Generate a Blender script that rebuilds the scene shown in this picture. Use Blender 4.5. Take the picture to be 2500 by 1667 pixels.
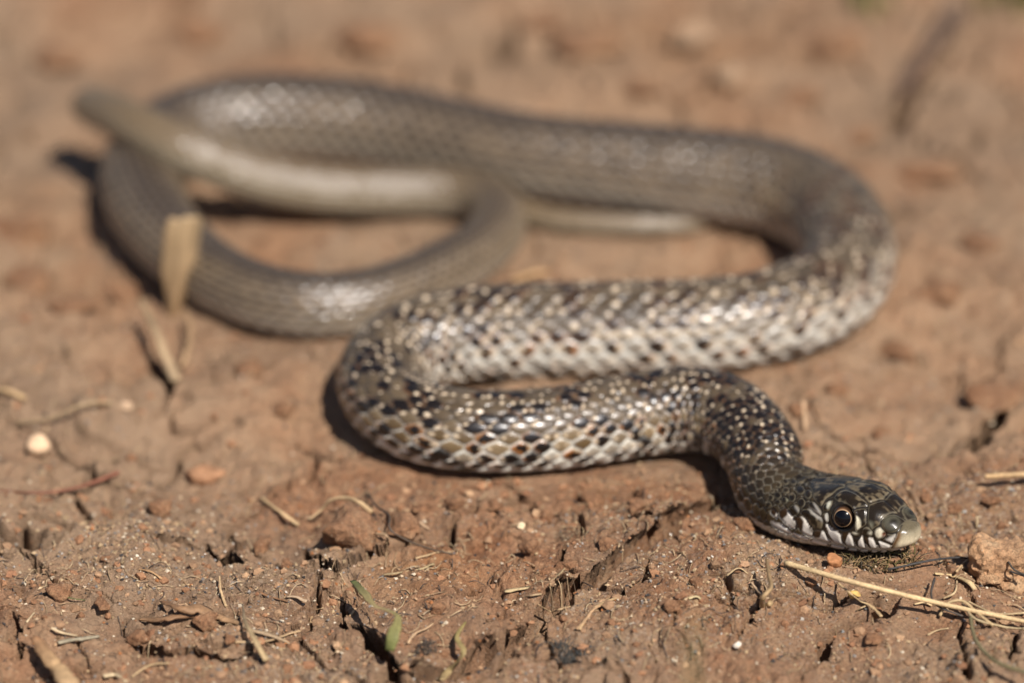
import bpy, bmesh, math
import numpy as np

# ------------------------------------------------------------------ clean start
for o in list(bpy.data.objects):
    bpy.data.objects.remove(o, do_unlink=True)
scene = bpy.context.scene
COL = scene.collection
S = 0.01                                  # the script is written in centimetres
R = math.radians

# ------------------------------------------------------------------ camera, sky, sun, exposure
ELEV = R(26.0)                            # how far the camera looks down
DIST = 47.0                               # camera to focus plane (cm)
PXCM = 200.0                              # photograph pixels per cm in the focus plane
YF = 1412.0                               # photograph row where the ground is sharp
ce, se = math.cos(ELEV), math.sin(ELEV)
UP = np.array([0, se, ce]); FW = np.array([0, ce, -se])
PC = np.array([0, 0, 0]) + UP * (YF - 833.5) / PXCM
CAM = PC - FW * DIST
cam = bpy.data.cameras.new('camera')
cam.sensor_width = 36.0
cam.lens = 36.0 * DIST / (2500 / PXCM)
cam.clip_start = 0.005; cam.clip_end = 200.0
cam.dof.use_dof = True
cam.dof.focus_distance = (DIST - 0.28) * S
cam.dof.aperture_fstop = 10.2
cam.dof.aperture_blades = 0
cam_ob = bpy.data.objects.new('camera', cam)
cam_ob.location = CAM * S
cam_ob.rotation_euler = (math.pi / 2 - ELEV, 0, 0)
COL.objects.link(cam_ob)
scene.camera = cam_ob

SUN_EL, SUN_AZ = R(51), R(-60)            # azimuth from +x (right) towards the camera
sd = np.array([math.cos(SUN_EL) * math.cos(SUN_AZ), math.cos(SUN_EL) * math.sin(SUN_AZ), math.sin(SUN_EL)])
world = bpy.data.worlds.new('World'); scene.world = world
world.use_nodes = True
wn = world.node_tree
bg = wn.nodes['Background']
sky = wn.nodes.new('ShaderNodeTexSky')
sky.sky_type = 'NISHITA'; sky.sun_disc = False
sky.sun_elevation = SUN_EL
sky.sun_rotation = math.atan2(sd[0], sd[1])
wn.links.new(sky.outputs[0], bg.inputs['Color'])
bg.inputs['Strength'].default_value = 0.052
sun = bpy.data.lights.new('sun', 'SUN')
sun.energy = 5.0; sun.angle = R(0.53); sun.color = (1.0, 0.93, 0.82)
sun_ob = bpy.data.objects.new('sun', sun)
from mathutils import Vector, Matrix
sun_ob.rotation_euler = Vector(sd).to_track_quat('Z', 'Y').to_euler()
sun_ob.location = (0.3, -0.3, 0.5)
COL.objects.link(sun_ob)
scene.view_settings.view_transform = 'Standard'
scene.view_settings.look = 'None'
scene.view_settings.exposure = 0.30
scene.view_settings.gamma = 1.0
scene.render.engine = 'CYCLES'

# ------------------------------------------------------------------ numpy helpers
#BEGIN_NP
def ray(px, py):
    d = FW * DIST + np.array([1, 0, 0]) * (px - 1250) / PXCM + UP * (833.5 - py) / PXCM
    return d
def at(px, py, z=0.0):
    """the point at height z that the photograph shows at (px, py)"""
    d = ray(px, py)
    return CAM + d * ((z - CAM[2]) / d[2])
def project(p):
    q = np.asarray(p) - CAM
    dz = q @ FW
    return 1250 + PXCM * DIST * q[..., 0] / dz, 833.5 - PXCM * DIST * (q @ UP) / dz, dz
def sst(a, b, x):
    t = np.clip((x - a) / (b - a), 0, 1)
    return t * t * (3 - 2 * t)
def h3(i, j, k, seed=0):
    n = (i.astype(np.int64) * 374761393 + j.astype(np.int64) * 668265263 + k.astype(np.int64) * 2147483647 + seed * 1274126177) & 0xffffffff
    n = ((n ^ (n >> 13)) * 1274126177) & 0xffffffff
    n = ((n ^ (n >> 16)) * 2246822519) & 0xffffffff
    n = n ^ (n >> 15)
    return (n & 0xffffff) / float(0xffffff)
def vn(x, y, z=None, seed=0):
    """smooth value noise, -1..1"""
    x = np.asarray(x, float); y = np.asarray(y, float)
    xi = np.floor(x); yi = np.floor(y); fx = x - xi; fy = y - yi
    fx = fx * fx * fx * (fx * (fx * 6 - 15) + 10); fy = fy * fy * fy * (fy * (fy * 6 - 15) + 10)
    if z is None:
        zi = np.zeros_like(xi)
        a = h3(xi, yi, zi, seed); b = h3(xi + 1, yi, zi, seed); c = h3(xi, yi + 1, zi, seed); d = h3(xi + 1, yi + 1, zi, seed)
        return 2 * ((a * (1 - fx) + b * fx) * (1 - fy) + (c * (1 - fx) + d * fx) * fy) - 1
    z = np.asarray(z, float); zi = np.floor(z); fz = z - zi; fz = fz * fz * (3 - 2 * fz)
    r = 0
    for dz, wz in ((0, 1 - fz), (1, fz)):
        a = h3(xi, yi, zi + dz, seed); b = h3(xi + 1, yi, zi + dz, seed); c = h3(xi, yi + 1, zi + dz, seed); d = h3(xi + 1, yi + 1, zi + dz, seed)
        r = r + wz * ((a * (1 - fx) + b * fx) * (1 - fy) + (c * (1 - fx) + d * fx) * fy)
    return 2 * r - 1
def fbm(x, y, oct=4, seed=0, gain=0.5):
    r = 0; a = 1.0; f = 1.0
    c, s_ = math.cos(0.6), math.sin(0.6)
    for o in range(oct):
        r = r + a * vn(x * f + 17.3 * o, y * f - 9.1 * o, None, seed + o)
        x, y = c * x - s_ * y, s_ * x + c * y
        a *= gain; f *= 2.03
    return r
def worley(x, y, seed=0):
    """distance to the nearest and second nearest cell point, and a random number of the nearest cell"""
    xi = np.floor(x); yi = np.floor(y)
    f1 = np.full(x.shape, 9.0); f2 = np.full(x.shape, 9.0); cid = np.zeros(x.shape)
    for i in (-1, 0, 1):
        for j in (-1, 0, 1):
            cx, cy = xi + i, yi + j; z = np.zeros_like(cx)
            d = np.hypot(cx + h3(cx, cy, z, seed) - x, cy + h3(cx, cy, z, seed + 1) - y)
            m = d < f1
            f2 = np.where(m, f1, np.minimum(f2, d)); cid = np.where(m, h3(cx, cy, z, seed + 2), cid); f1 = np.where(m, d, f1)
    return f1, f2, cid
def spline(P, step):
    """centripetal-like Catmull-Rom through rows of P (first three columns are xyz), resampled evenly"""
    P = np.asarray(P, float)
    Q = np.vstack([2 * P[0] - P[1], P, 2 * P[-1] - P[-2]])
    out = []
    t = np.linspace(0, 1, 24, endpoint=False)[:, None]
    for i in range(1, len(Q) - 2):
        p0, p1, p2, p3 = Q[i - 1], Q[i], Q[i + 1], Q[i + 2]
        out.append(0.5 * ((2 * p1) + (-p0 + p2) * t + (2 * p0 - 5 * p1 + 4 * p2 - p3) * t ** 2 + (-p0 + 3 * p1 - 3 * p2 + p3) * t ** 3))
    out.append(Q[-2][None]); C = np.vstack(out)
    s = np.r_[0, np.cumsum(np.linalg.norm(np.diff(C[:, :3], axis=0), axis=1))]
    n = max(2, int(s[-1] / step) + 1)
    ss = np.linspace(0, s[-1], n)
    return np.stack([np.interp(ss, s, C[:, k]) for k in range(C.shape[1])], 1), ss
def gsm(A, sig):
    """gaussian smoothing of rows, ends held"""
    if sig < 0.3: return A
    m = int(3 * sig) + 1
    k = np.exp(-0.5 * (np.arange(-m, m + 1) / sig) ** 2); k /= k.sum()
    B = np.empty_like(A)
    for c in range(A.shape[1]):
        e = np.r_[2 * A[0, c] - A[1:m + 1, c][::-1], A[:, c], 2 * A[-1, c] - A[-m - 1:-1, c][::-1]]
        B[:, c] = np.convolve(e, k, 'valid')
    return B

# ---- where the snake lies: head axis, then (px, py, half thickness in px, height) along the body
AL = R(45.0)
HF = np.array([math.cos(AL), -math.sin(AL), 0.0])       # the way the head points
HS = np.array([-math.sin(AL), -math.cos(AL), 0.0])      # towards its right cheek
SNOUT = at(2234, 1308, 0.64)
PATHPX = [  # px, py, half thickness px, z (None = lies on the ground)
    (1876, 1128, 90, .55), (1845, 1078, 92, .60), (1808, 1034, 97, .64), (1750, 1002, 102, .64), (1670, 996, 104, .60), (1580, 1008, 103, .54),
    (1470, 1030, 101, None), (1340, 1048, 100, None), (1200, 1055, 100, None), (1080, 1046, 99, None), (990, 1016, 98, None),
    (933, 968, 98, None), (922, 915, 100, None), (960, 866, 106, None), (1040, 832, 113, None), (1150, 815, 116, None), (1300, 808, 117, None), (1450, 804, 116, None),
    (1600, 800, 115, None), (1750, 793, 113, None), (1880, 772, 112, None), (1990, 730, 112, None), (2062, 672, 112, None), (2074, 605, 112, None),
    (2040, 535, 113, None), (1960, 478, 114, None), (1850, 447, 115, None), (1720, 430, 113, None), (1580, 415, 110, None), (1430, 400, 106, None),
    (1280, 382, 104, None), (1140, 354, 103, None), (1000, 322, 103, None), (860, 300, 105, None), (720, 287, 106, None), (590, 288, 103, None),
    (480, 306, 98, None), (395, 348, 98, None), (352, 405, 98, None), (350, 470, 96, None), (385, 545, 90, None), (445, 615, 84, None), (530, 678, 79, None),
    (640, 728, 80, None), (770, 750, 79, None), (890, 737, 76, None), (1000, 700, 72, None), (1105, 650, 69, None), (1190, 595, 66, None), (1222, 540, 64, None),
    (1200, 490, 62, None), (1120, 467, 61, None), (1010, 467, 60, None), (860, 466, 59, .42), (710, 452, 58, .56), (570, 416, 57, .80), (450, 368, 55, 1.12), (325, 302, 51, 1.30),
    (240, 262, 45, 1.20), (203, 256, 41, 1.00), (232, 276, 37, .90), (330, 318, 36, 1.02), (450, 375, 36, .90), (590, 425, 35, .60), (740, 452, 34, .33), (900, 460, 33, None), (1080, 468, 32, None),
    (1210, 490, 31, None), (1290, 524, 29, None), (1400, 541, 27, None), (1560, 549, 23, None), (1690, 548, 17, None), (1760, 545, 7, None)]
def body_points():
    P = []
    for t in (0.0, 0.5, 1.0, 1.5, 1.9, 2.3):
        p = SNOUT - HF * t
        P.append([p[0], p[1], 0.64 - 0.10 * t, 0.48])
    for px, py, rp, z in PATHPX:
        zz = 0.45 if z is None else z
        for _ in range(4):
            p = at(px, py, zz)
            r = rp / PXCM * project(p)[2] / DIST
            if z is None: zz = r * 0.93
        P.append([p[0], p[1], zz, r])
    return np.array(P)
BP = body_points()
fine, sfine = spline(BP, 0.02)
# smooth everything behind the head
sm = gsm(fine, 16)
wh = sst(1.6, 2.8, sfine)[:, None]
fine = fine * (1 - wh) + sm * wh
sfine = np.r_[0, np.cumsum(np.linalg.norm(np.diff(fine[:, :3], axis=0), axis=1))]
SLEN = sfine[-1]

# ---- head profile along t (cm behind the snout tip): half width, top, bottom
HT = np.array([0, .012, .04, .09, .17, .28, .40, .52, .66, .80, .95, 1.15, 1.4, 1.65, 1.9, 2.2, 2.6])
HW = np.array([.0, .082, .145, .200, .247, .292, .332, .370, .412, .440, .452, .478, .515, .535, .53, .50, .47])
HTOP = np.array([.40, .452, .490, .526, .582, .655, .722, .782, .838, .866, .866, .846, .80, .765, .75, .76, .78])
HBOT = np.array([.37, .325, .290, .250, .203, .160, .124, .098, .074, .056, .042, .03, .02, .02, .03, .05, .06])
HPITCH = math.tan(R(8.0))
EYE_T, EYE_K = 0.79, 0.398
#END_NP

# ------------------------------------------------------------------ mesh and material helpers
def mesh_from(name, V, F=None, quads=None, tris=None, smooth=True):
    """V in cm; quads (n,4) and tris (m,3) index arrays"""
    me = bpy.data.meshes.new(name)
    V = np.ascontiguousarray(np.asarray(V, np.float32) * S)
    quads = np.zeros((0, 4), np.int32) if quads is None else np.asarray(quads, np.int32)
    tris = np.zeros((0, 3), np.int32) if tris is None else np.asarray(tris, np.int32)
    me.vertices.add(len(V)); me.vertices.foreach_set('co', V.ravel())
    nl = len(quads) * 4 + len(tris) * 3
    me.loops.add(nl)
    me.loops.foreach_set('vertex_index', np.concatenate([quads.ravel(), tris.ravel()]).astype(np.int32))
    me.polygons.add(len(quads) + len(tris))
    st = np.concatenate([np.arange(len(quads)) * 4, len(quads) * 4 + np.arange(len(tris)) * 3]).astype(np.int32)
    me.polygons.foreach_set('loop_start', st)
    me.update(calc_edges=True)
    me.polygons.foreach_set('use_smooth', np.full(len(quads) + len(tris), smooth, bool))
    me.validate(clean_customdata=False)
    return me
def set_col(me, C, name='Col'):
    a = me.attributes.new(name, 'FLOAT_COLOR', 'POINT')
    C = np.asarray(C, np.float32)
    if C.shape[1] == 3: C = np.hstack([C, np.ones((len(C), 1), np.float32)])
    a.data.foreach_set('color', np.ascontiguousarray(C).ravel())
def set_val(me, v, name):
    a = me.attributes.new(name, 'FLOAT', 'POINT')
    a.data.foreach_set('value', np.ascontiguousarray(np.asarray(v, np.float32)))
def add(name, me, mat, parent=None, label=None, cat=None, group=None, kind=None):
    o = bpy.data.objects.new(name, me)
    COL.objects.link(o)
    if me is not None and mat is not None: me.materials.append(mat)
    if parent is not None: o.parent = parent
    if label: o['label'] = label
    if cat: o['category'] = cat
    if group: o['group'] = group
    if kind: o['kind'] = kind
    return o
def place(o, base):
    """give the object an origin at its base (cm) without moving its mesh"""
    b = Vector(np.asarray(base) * S)
    o.data.transform(Matrix.Translation(-b)); o.location = b
    return o

class NT:
    def __init__(s, name):
        s.m = bpy.data.materials.new(name); s.m.use_nodes = True
        s.t = s.m.node_tree; s.b = s.t.nodes['Principled BSDF']
    def n(s, typ, **kw):
        nd = s.t.nodes.new(typ)
        for k, v in kw.items():
            if hasattr(nd, k) and k not in nd.inputs: setattr(nd, k, v)
            else: nd.inputs[k].default_value = v
        return nd
    def l(s, a, b): s.t.links.new(a, b)
    def coords(s):
        tc = s.n('ShaderNodeTexCoord'); vm = s.n('ShaderNodeVectorMath', operation='SCALE')
        s.l(tc.outputs['Object'], vm.inputs[0]); vm.inputs['Scale'].default_value = 1 / S
        return vm.outputs[0]
    def noise(s, co, scale, detail=4, rough=0.55, dist=0.0):
        nd = s.n('ShaderNodeTexNoise'); s.l(co, nd.inputs['Vector'])
        nd.inputs['Scale'].default_value = scale; nd.inputs['Detail'].default_value = detail
        nd.inputs['Roughness'].default_value = rough; nd.inputs['Distortion'].default_value = dist
        return nd.outputs['Fac']
    def ramp(s, fac, stops):
        nd = s.n('ShaderNodeValToRGB'); s.l(fac, nd.inputs[0]); cr = nd.color_ramp
        while len(cr.elements) < len(stops): cr.elements.new(0.5)
        for e, (p, c) in zip(cr.elements, stops):
            e.position = p; e.color = (*c, 1) if len(c) == 3 else c
        return nd.outputs[0]
    def mix(s, fac, a, b, blend='MIX'):
        nd = s.n('ShaderNodeMix', data_type='RGBA', blend_type=blend)
        for sock, v in ((nd.inputs[0], fac), (nd.inputs[6], a), (nd.inputs[7], b)):
            if isinstance(v, (int, float)): sock.default_value = v
            elif isinstance(v, tuple): sock.default_value = (*v, 1)
            else: s.l(v, sock)
        return nd.outputs[2]
    def math(s, op, a, b=0.0, clamp=False):
        nd = s.n('ShaderNodeMath', operation=op, use_clamp=clamp)
        for sock, v in ((nd.inputs[0], a), (nd.inputs[1], b)):
            if isinstance(v, (int, float)): sock.default_value = v
            else: s.l(v, sock)
        return nd.outputs[0]
    def bump(s, h, dist, strength=1.0, normal=None):
        nd = s.n('ShaderNodeBump'); s.l(h, nd.inputs['Height'])
        nd.inputs['Distance'].default_value = dist * S; nd.inputs['Strength'].default_value = strength
        if normal is not None: s.l(normal, nd.inputs['Normal'])
        return nd.outputs[0]
    def attr(s, name):
        nd = s.n('ShaderNodeAttribute', attribute_name=name); return nd
    def out(s, col=None, rough=None, normal=None, spec=None):
        for key, v in (('Base Color', col), ('Roughness', rough), ('Specular IOR Level', spec)):
            if v is None: continue
            if isinstance(v, (int, float)): s.b.inputs[key].default_value = v
            elif isinstance(v, tuple): s.b.inputs[key].default_value = (*v, 1)
            else: s.l(v, s.b.inputs[key])
        if normal is not None: s.l(normal, s.b.inputs['Normal'])
        return s.m

# soil: red-brown clay, sandy grey skin, grains
def soil_material(name, attr=True, tint=(1, 1, 1)):
    m = NT(name); co = m.coords()
    n1 = m.noise(co, 0.55, 6, 0.6, 0.4)
    n2 = m.noise(co, 3.1, 6, 0.65, 0.3)
    n3 = m.noise(co, 17.0, 5, 0.7)
    n4 = m.noise(co, 60.0, 3, 0.6)
    red = (0.345 * tint[0], 0.164 * tint[1], 0.083 * tint[2]); tan = (0.425 * tint[0], 0.258 * tint[1], 0.150 * tint[2]); dk = (0.155 * tint[0], 0.076 * tint[1], 0.044 * tint[2])
    c = m.ramp(n1, [(0.30, dk), (0.44, red), (0.56, red), (0.72, tan)])
    c2 = m.ramp(n2, [(0.28, dk), (0.47, red), (0.62, tan), (0.8, (0.40, 0.27, 0.175))])
    c = m.mix(0.55, c, c2)
    sp = m.ramp(n3, [(0.28, (0.45, 0.43, 0.42)), (0.5, (1, 1, 1)), (0.72, (1.42, 1.38, 1.32))])
    c = m.mix(1.0, c, sp, 'MULTIPLY')
    vo = m.n('ShaderNodeTexVoronoi', feature='F1'); m.l(co, vo.inputs['Vector']); vo.inputs['Scale'].default_value = 26.0
    gcol = m.n('ShaderNodeSeparateColor'); m.l(vo.outputs['Color'], gcol.inputs[0])
    grain = m.ramp(gcol.outputs[0], [(0.0, (0.055, 0.045, 0.042)), (0.16, (0.17, 0.12, 0.085)), (0.4, (0.34, 0.225, 0.13)), (0.66, (0.40, 0.29, 0.18)), (0.86, (0.30, 0.26, 0.22)), (1.0, (0.60, 0.53, 0.43))])
    if attr:
        sa = m.attr('sand').outputs['Fac']
        sf = m.math('MULTIPLY', sa, m.math('ADD', m.math('MULTIPLY', n3, 1.2), 0.25), True)
        c = m.mix(sf, c, grain)
        da = m.attr('dust').outputs['Fac']
        c = m.mix(m.math('MULTIPLY', da, m.math('ADD', m.math('MULTIPLY', n2, 1.5), 0.15), True), c, (0.475, 0.305, 0.192))
        oa = m.attr('ochre').outputs['Fac']
        c = m.mix(oa, c, (0.43, 0.205, 0.085))
        wa = m.attr('darker').outputs['Fac']
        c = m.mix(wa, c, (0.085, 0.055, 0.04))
    n0 = m.noise(co, 0.21, 5, 0.6, 0.8)
    c = m.mix(m.ramp(n0, [(0.42, (0, 0, 0)), (0.62, (0.62,) * 3)]), c, (0.355, 0.247, 0.168))
    c = m.mix(m.ramp(n0, [(0.30, (0.45,) * 3), (0.44, (0, 0, 0))]), c, (0.36, 0.165, 0.082))
    pores = m.noise(co, 24.0, 4, 0.7, 0.6)
    c = m.mix(m.math('MULTIPLY', m.math('SUBTRACT', 1.0, m.math('MULTIPLY', m.math('SUBTRACT', pores, 0.30), 9.0, True), True), 0.5), c, (0.08, 0.046, 0.030))
    # sparse pale flecks
    fl = m.noise(co, 34.0, 2, 0.5)
    c = m.mix(m.math('MULTIPLY', m.math('GREATER_THAN', fl, 0.69), 0.6), c, (0.50, 0.41, 0.31))
    nb = m.bump(n3, 0.075, 1.0)
    nb = m.bump(n4, 0.03, 0.9, nb)
    gd = m.math('SUBTRACT', 1.0, vo.outputs['Distance'])
    nb = m.bump(gd, 0.012, 0.5, nb)
    rg = m.ramp(n2, [(0.3, (0.62,) * 3), (0.7, (0.92,) * 3)])
    return m.out(c, rg, nb, 0.35)

def col_material(name, rough=0.6, spec=0.4, bump_scale=30, bump_d=0.01, vary=0.35, fibre=None):
    m = NT(name); co = m.coords()
    a = m.attr('Col').outputs['Color']
    n = m.noise(co, bump_scale, 4, 0.6)
    v = m.ramp(n, [(0.25, (1 - vary,) * 3), (0.75, (1 + vary * 0.7,) * 3)])
    c = m.mix(1.0, a, v, 'MULTIPLY')
    nb = m.bump(n, bump_d, 0.7)
    return m.out(c, rough, nb, spec)

# ------------------------------------------------------------------ the ground: one sheet with cracks and slabs
def poly_sd(x, y, P):
    """distance to an open polyline, and signed side (+ = left of its direction)"""
    best = np.full(x.shape, 1e9); side = np.zeros(x.shape); along = np.zeros(x.shape)
    L = 0
    for (ax, ay), (bx, by) in zip(P[:-1], P[1:]):
        dx, dy = bx - ax, by - ay; ll = math.hypot(dx, dy)
        t = np.clip(((x - ax) * dx + (y - ay) * dy) / (ll * ll), 0, 1)
        qx, qy = x - (ax + t * dx), y - (ay + t * dy)
        d = np.hypot(qx, qy); m = d < best
        best = np.where(m, d, best); side = np.where(m, np.sign(dx * (y - ay) - dy * (x - ax)), side); along = np.where(m, L + t * ll, along)
        L += ll
    return best, side, along, L
def gpoly(pts): return [tuple(at(px, py, 0)[:2]) for px, py in pts]
# (photograph polyline, half width cm, depth cm, step: how much the left side of the line stands above the right)
CRACKS = [
    (gpoly([(1000, 1720), (968, 1650), (925, 1580), (880, 1520), (850, 1470), (838, 1430)]), 0.055, 0.70, -0.03),
    (gpoly([(968, 1650), (1060, 1608), (1190, 1582), (1310, 1530), (1372, 1468), (1440, 1430), (1500, 1385), (1570, 1345), (1640, 1300), (1710, 1250), (1760, 1215)]), 0.072, 0.60, 0.13),
    (gpoly([(985, 1655), (1065, 1618), (1190, 1592), (1315, 1540), (1380, 1476), (1446, 1438), (1506, 1393), (1576, 1353), (1646, 1308), (1716, 1258)]), 0.030, 0.80, 0.00),
    (gpoly([(2560, 900), (2490, 955), (2440, 1015), (2400, 1065), (2375, 1115), (2330, 1140), (2285, 1150)]), 0.105, 0.75, 0.14),
    (gpoly([(25, 1295), (45, 1330), (85, 1352), (120, 1385), (150, 1400)]), 0.032, 0.45, 0.04),
    (gpoly([(340, 1305), (420, 1322), (505, 1312), (545, 1330), (575, 1300), (610, 1262)]), 0.030, 0.39, 0.03),
    (gpoly([(500, 1300), (540, 1335), (575, 1350)]), 0.036, 0.45, -0.02),
    (gpoly([(1765, 1475), (1790, 1505), (1835, 1500), (1800, 1545), (1790, 1575)]), 0.030, 0.38, 0.03),
    (gpoly([(740, 1290), (775, 1360), (800, 1395), (900, 1352), (960, 1335), (1015, 1310)]), 0.036, 0.45, 0.04),
    (gpoly([(2500, 1515), (2470, 1570), (2455, 1620), (2490, 1660)]), 0.036, 0.52, 0.04),
    (gpoly([(1560, 1372), (1600, 1420), (1520, 1455)]), 0.030, 0.27, 0.00),
    (gpoly([(20, 1500), (42, 1560), (30, 1590)]), 0.030, 0.33, 0.00),
    (gpoly([(2180, 290), (2240, 190), (2330, 60)]), 0.115, 0.60, 0.04),
    (gpoly([(330, 880), (385, 905), (420, 960), (400, 1010)]), 0.065, 0.52, 0.00),
    (gpoly([(1490, 1300), (1590, 1290), (1650, 1345)]), 0.030, 0.24, 0.02),
    (gpoly([(300, 1530), (400, 1590), (520, 1600), (640, 1585)]), 0.030, 0.21, 0.04),
]
SLABS = []
MND = SNOUT - HF * 0.2
PATHXY = fine[::25, :2]
def ground_h(x, y, full=False):
    x = np.asarray(x, float); y = np.asarray(y, float)
    near = np.exp(-((np.maximum(np.hypot(x, y - 4) - 14, 0)) / 14) ** 2)
    h = 0.21 * fbm(x * 0.33, y * 0.33, 3, 11) + 0.45 * (1 - near) * fbm(x * 0.09, y * 0.09, 3, 5)
    # platey lumps
    b = fbm(x * 1.1, y * 1.1, 4, 23)
    h = h + 0.105 * b
    c1 = np.abs(vn(x * 2.6, y * 2.6, None, 41)); c2 = np.abs(vn(x * 6.1 + 3, y * 6.1, None, 43)); c3 = vn(x * 14, y * 14, None, 47); c4 = vn(x * 30, y * 30, None, 48)
    lum = sst(-0.5, 0.6, fbm(x * 0.8, y * 0.8, 2, 61))
    h = h + (0.115 * c1 + 0.060 * c2) * (0.12 + lum) + 0.018 * c3 * (0.3 + lum) + 0.010 * c4 + 0.022 * np.abs(vn(x * 10 + 2, y * 10, None, 49)) * lum
    # layered edges: terraces where the clay flakes
    q = fbm(x * 0.7 + 4, y * 0.9, 3, 71)
    h = h + 0.05 * sst(-0.03, 0.05, q + 0.04 * vn(x * 7, y * 7, None, 5)) + 0.04 * sst(0.32, 0.37, q + 0.04 * vn(x * 9, y * 9, None, 6))
    # crust: broken plates of two sizes, each standing a little higher or lower, with open joints
    wx = x + 0.55 * fbm(x * 0.6, y * 0.6, 3, 201) + 0.10 * vn(x * 3.5, y * 3.5, None, 202); wy = y + 0.55 * fbm(x * 0.6 + 9, y * 0.6, 3, 203) + 0.10 * vn(x * 3.5, y * 3.5 + 4, None, 204)
    f1, f2, cid = worley(wx * 0.36, wy * 0.36, 301)
    open_ = sst(-0.35, 0.35, fbm(x * 0.35, y * 0.35, 2, 211))
    cw = 0.007 + 0.015 * open_
    net = (1 - sst(cw * 0.5, cw * 1.6, f2 - f1)) * (0.25 + 0.75 * open_)
    h = h + 0.09 * (cid - 0.5) * sst(0.0, 0.10, f2 - f1)
    g1, g2, gid = worley(wx * 1.5 + 3, wy * 1.5, 311)
    fl_ = sst(-0.15, 0.25, fbm(x * 0.9 + 2, y * 0.9, 3, 221))
    h = h + 0.15 * (gid - 0.5) * fl_ * sst(0.0, 0.10, g2 - g1) - 0.10 * fl_ * (1 - sst(0.0, 0.035, g2 - g1))
    k1, k2, kid = worley(wx * 4.3, wy * 4.3 + 7, 321)
    fk = sst(0.0, 0.35, fbm(x * 1.3 + 5, y * 1.3, 3, 231))
    h = h + fk * (0.050 * (kid - 0.4) * sst(0.0, 0.25, k2 - k1) + 0.02 * (0.5 - k1))
    # calmer under the snake
    dmin = np.full(x.shape, 1e9)
    for p in PATHXY: dmin = np.minimum(dmin, (x - p[0]) ** 2 + (y - p[1]) ** 2)
    dmin = np.sqrt(dmin)
    calm = sst(0.25, 1.1, dmin)
    h = (h - 0.09) * (0.25 + 0.75 * calm) - 0.02
    h = h + 0.05 * np.exp(-((dmin - 0.60) / 0.13) ** 2) * sst(-0.2, 0.5, vn(x * 2.2, y * 2.2, None, 77))
    h = h - 0.11 * sst(0.3, -2.5, y)
    h = h + 0.26 * np.exp(-((x - MND[0]) ** 2 + (y - MND[1]) ** 2) / 0.65 ** 2)
    jx = 0.10 * vn(x * 2.3, y * 2.3, None, 81) + 0.055 * vn(x * 6, y * 6, None, 82) + 0.02 * vn(x * 16, y * 16, None, 83)
    crack = net * calm
    ux = np.zeros(x.shape); uy = (0.13 * net + 0.045 * fl_ * (1 - sst(0.0, 0.05, g2 - g1))) * calm
    h = h - 0.75 * net * (0.10 + 0.90 * calm)
    for P, w, dep, step in CRACKS:
        P_ = np.array(P); lo = P_.min(0) - 1.6; hi = P_.max(0) + 1.6
        m = (x > lo[0]) & (x < hi[0]) & (y > lo[1]) & (y < hi[1])
        if not m.any(): continue
        xs, ys = x[m] + jx[m], y[m] + jx[m] * 0.8
        d, sd_, al, L = poly_sd(xs, ys, P)
        tap = sst(0, 0.35, al) * sst(0, 0.5, L - al) if L > 1 else 1.0
        ww = w * (0.45 + 0.55 * tap) * (1 + 0.5 * vn(xs * 1.7, ys * 1.7, None, 90))
        prof = 1 - sst(ww * 0.35, ww * 1.35, d + 0.25 * ww * vn(xs * 11, ys * 11, None, 95))
        hh = h[m]
        hh = hh - dep * prof * (0.35 + 0.65 * tap)
        hh = hh + step * (0.5 + 0.5 * sd_) * np.exp(-(d / 0.9) ** 2) * tap + 0.03 * np.exp(-((d - ww * 1.4) / 0.1) ** 2)
        h[m] = hh; crack[m] = np.maximum(crack[m], prof)
        # the plates overhang: the bottom of the joint runs back under the far plate
        v_ = P_[-1] - P_[0]; nv_ = np.array([-v_[1], v_[0]]) / np.hypot(*v_); nv_ = nv_ if nv_[1] > 0 else -nv_
        lft = (-v_[1] * nv_[0] + v_[0] * nv_[1]) > 0
        sgn_ = d * sd_ * (1 if lft else -1)                      # > 0 towards the far plate
        und = min(0.24, 0.12 + 1.4 * w) * sst(0.0, 0.30, prof) * sst(-0.5, 0.35, sgn_ / ww) * (0.35 + 0.65 * tap)
        ux[m] += nv_[0] * und; uy[m] += nv_[1] * und
    if full: return h, crack, dmin, ux, uy
    return h
def graded(a, b, step, ga, gb, ea, eb):
    """even steps between a and b, growing outwards to ea and eb"""
    mid = list(np.arange(a, b + 1e-6, step)); lo = []; v = a; st = step
    while v > ea: st *= ga; v -= st; lo.append(v)
    hi = []; v = mid[-1]; st = step
    while v < eb: st *= gb; v += st; hi.append(v)
    return np.array(lo[::-1] + mid + hi)
gx = graded(-8.2, 8.2, 0.0235, 1.13, 1.13, -900, 900)
gy = graded(-4.4, 3.2, 0.0235, 1.2, 1.0115, -200, 40)
gy = np.r_[gy, gy[-1] + np.cumsum(0.6 * 1.22 ** np.arange(1, 34))]
GX, GY = np.meshgrid(gx, gy)
GZ, CR, DM, UX, UY = ground_h(GX.ravel(), GY.ravel(), True)
GZ = GZ.reshape(GX.shape)
nx, ny = len(gx), len(gy)
def ghv(x, y):
    i = np.clip(np.searchsorted(gx, x) - 1, 0, nx - 2); j = np.clip(np.searchsorted(gy, y) - 1, 0, ny - 2)
    u = (x - gx[i]) / (gx[i + 1] - gx[i]); v = (y - gy[j]) / (gy[j + 1] - gy[j])
    return (GZ[j, i] * (1 - u) + GZ[j, i + 1] * u) * (1 - v) + (GZ[j + 1, i] * (1 - u) + GZ[j + 1, i + 1] * u) * v
def gh(x, y): return float(ghv(np.array([x]), np.array([y]))[0])
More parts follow.
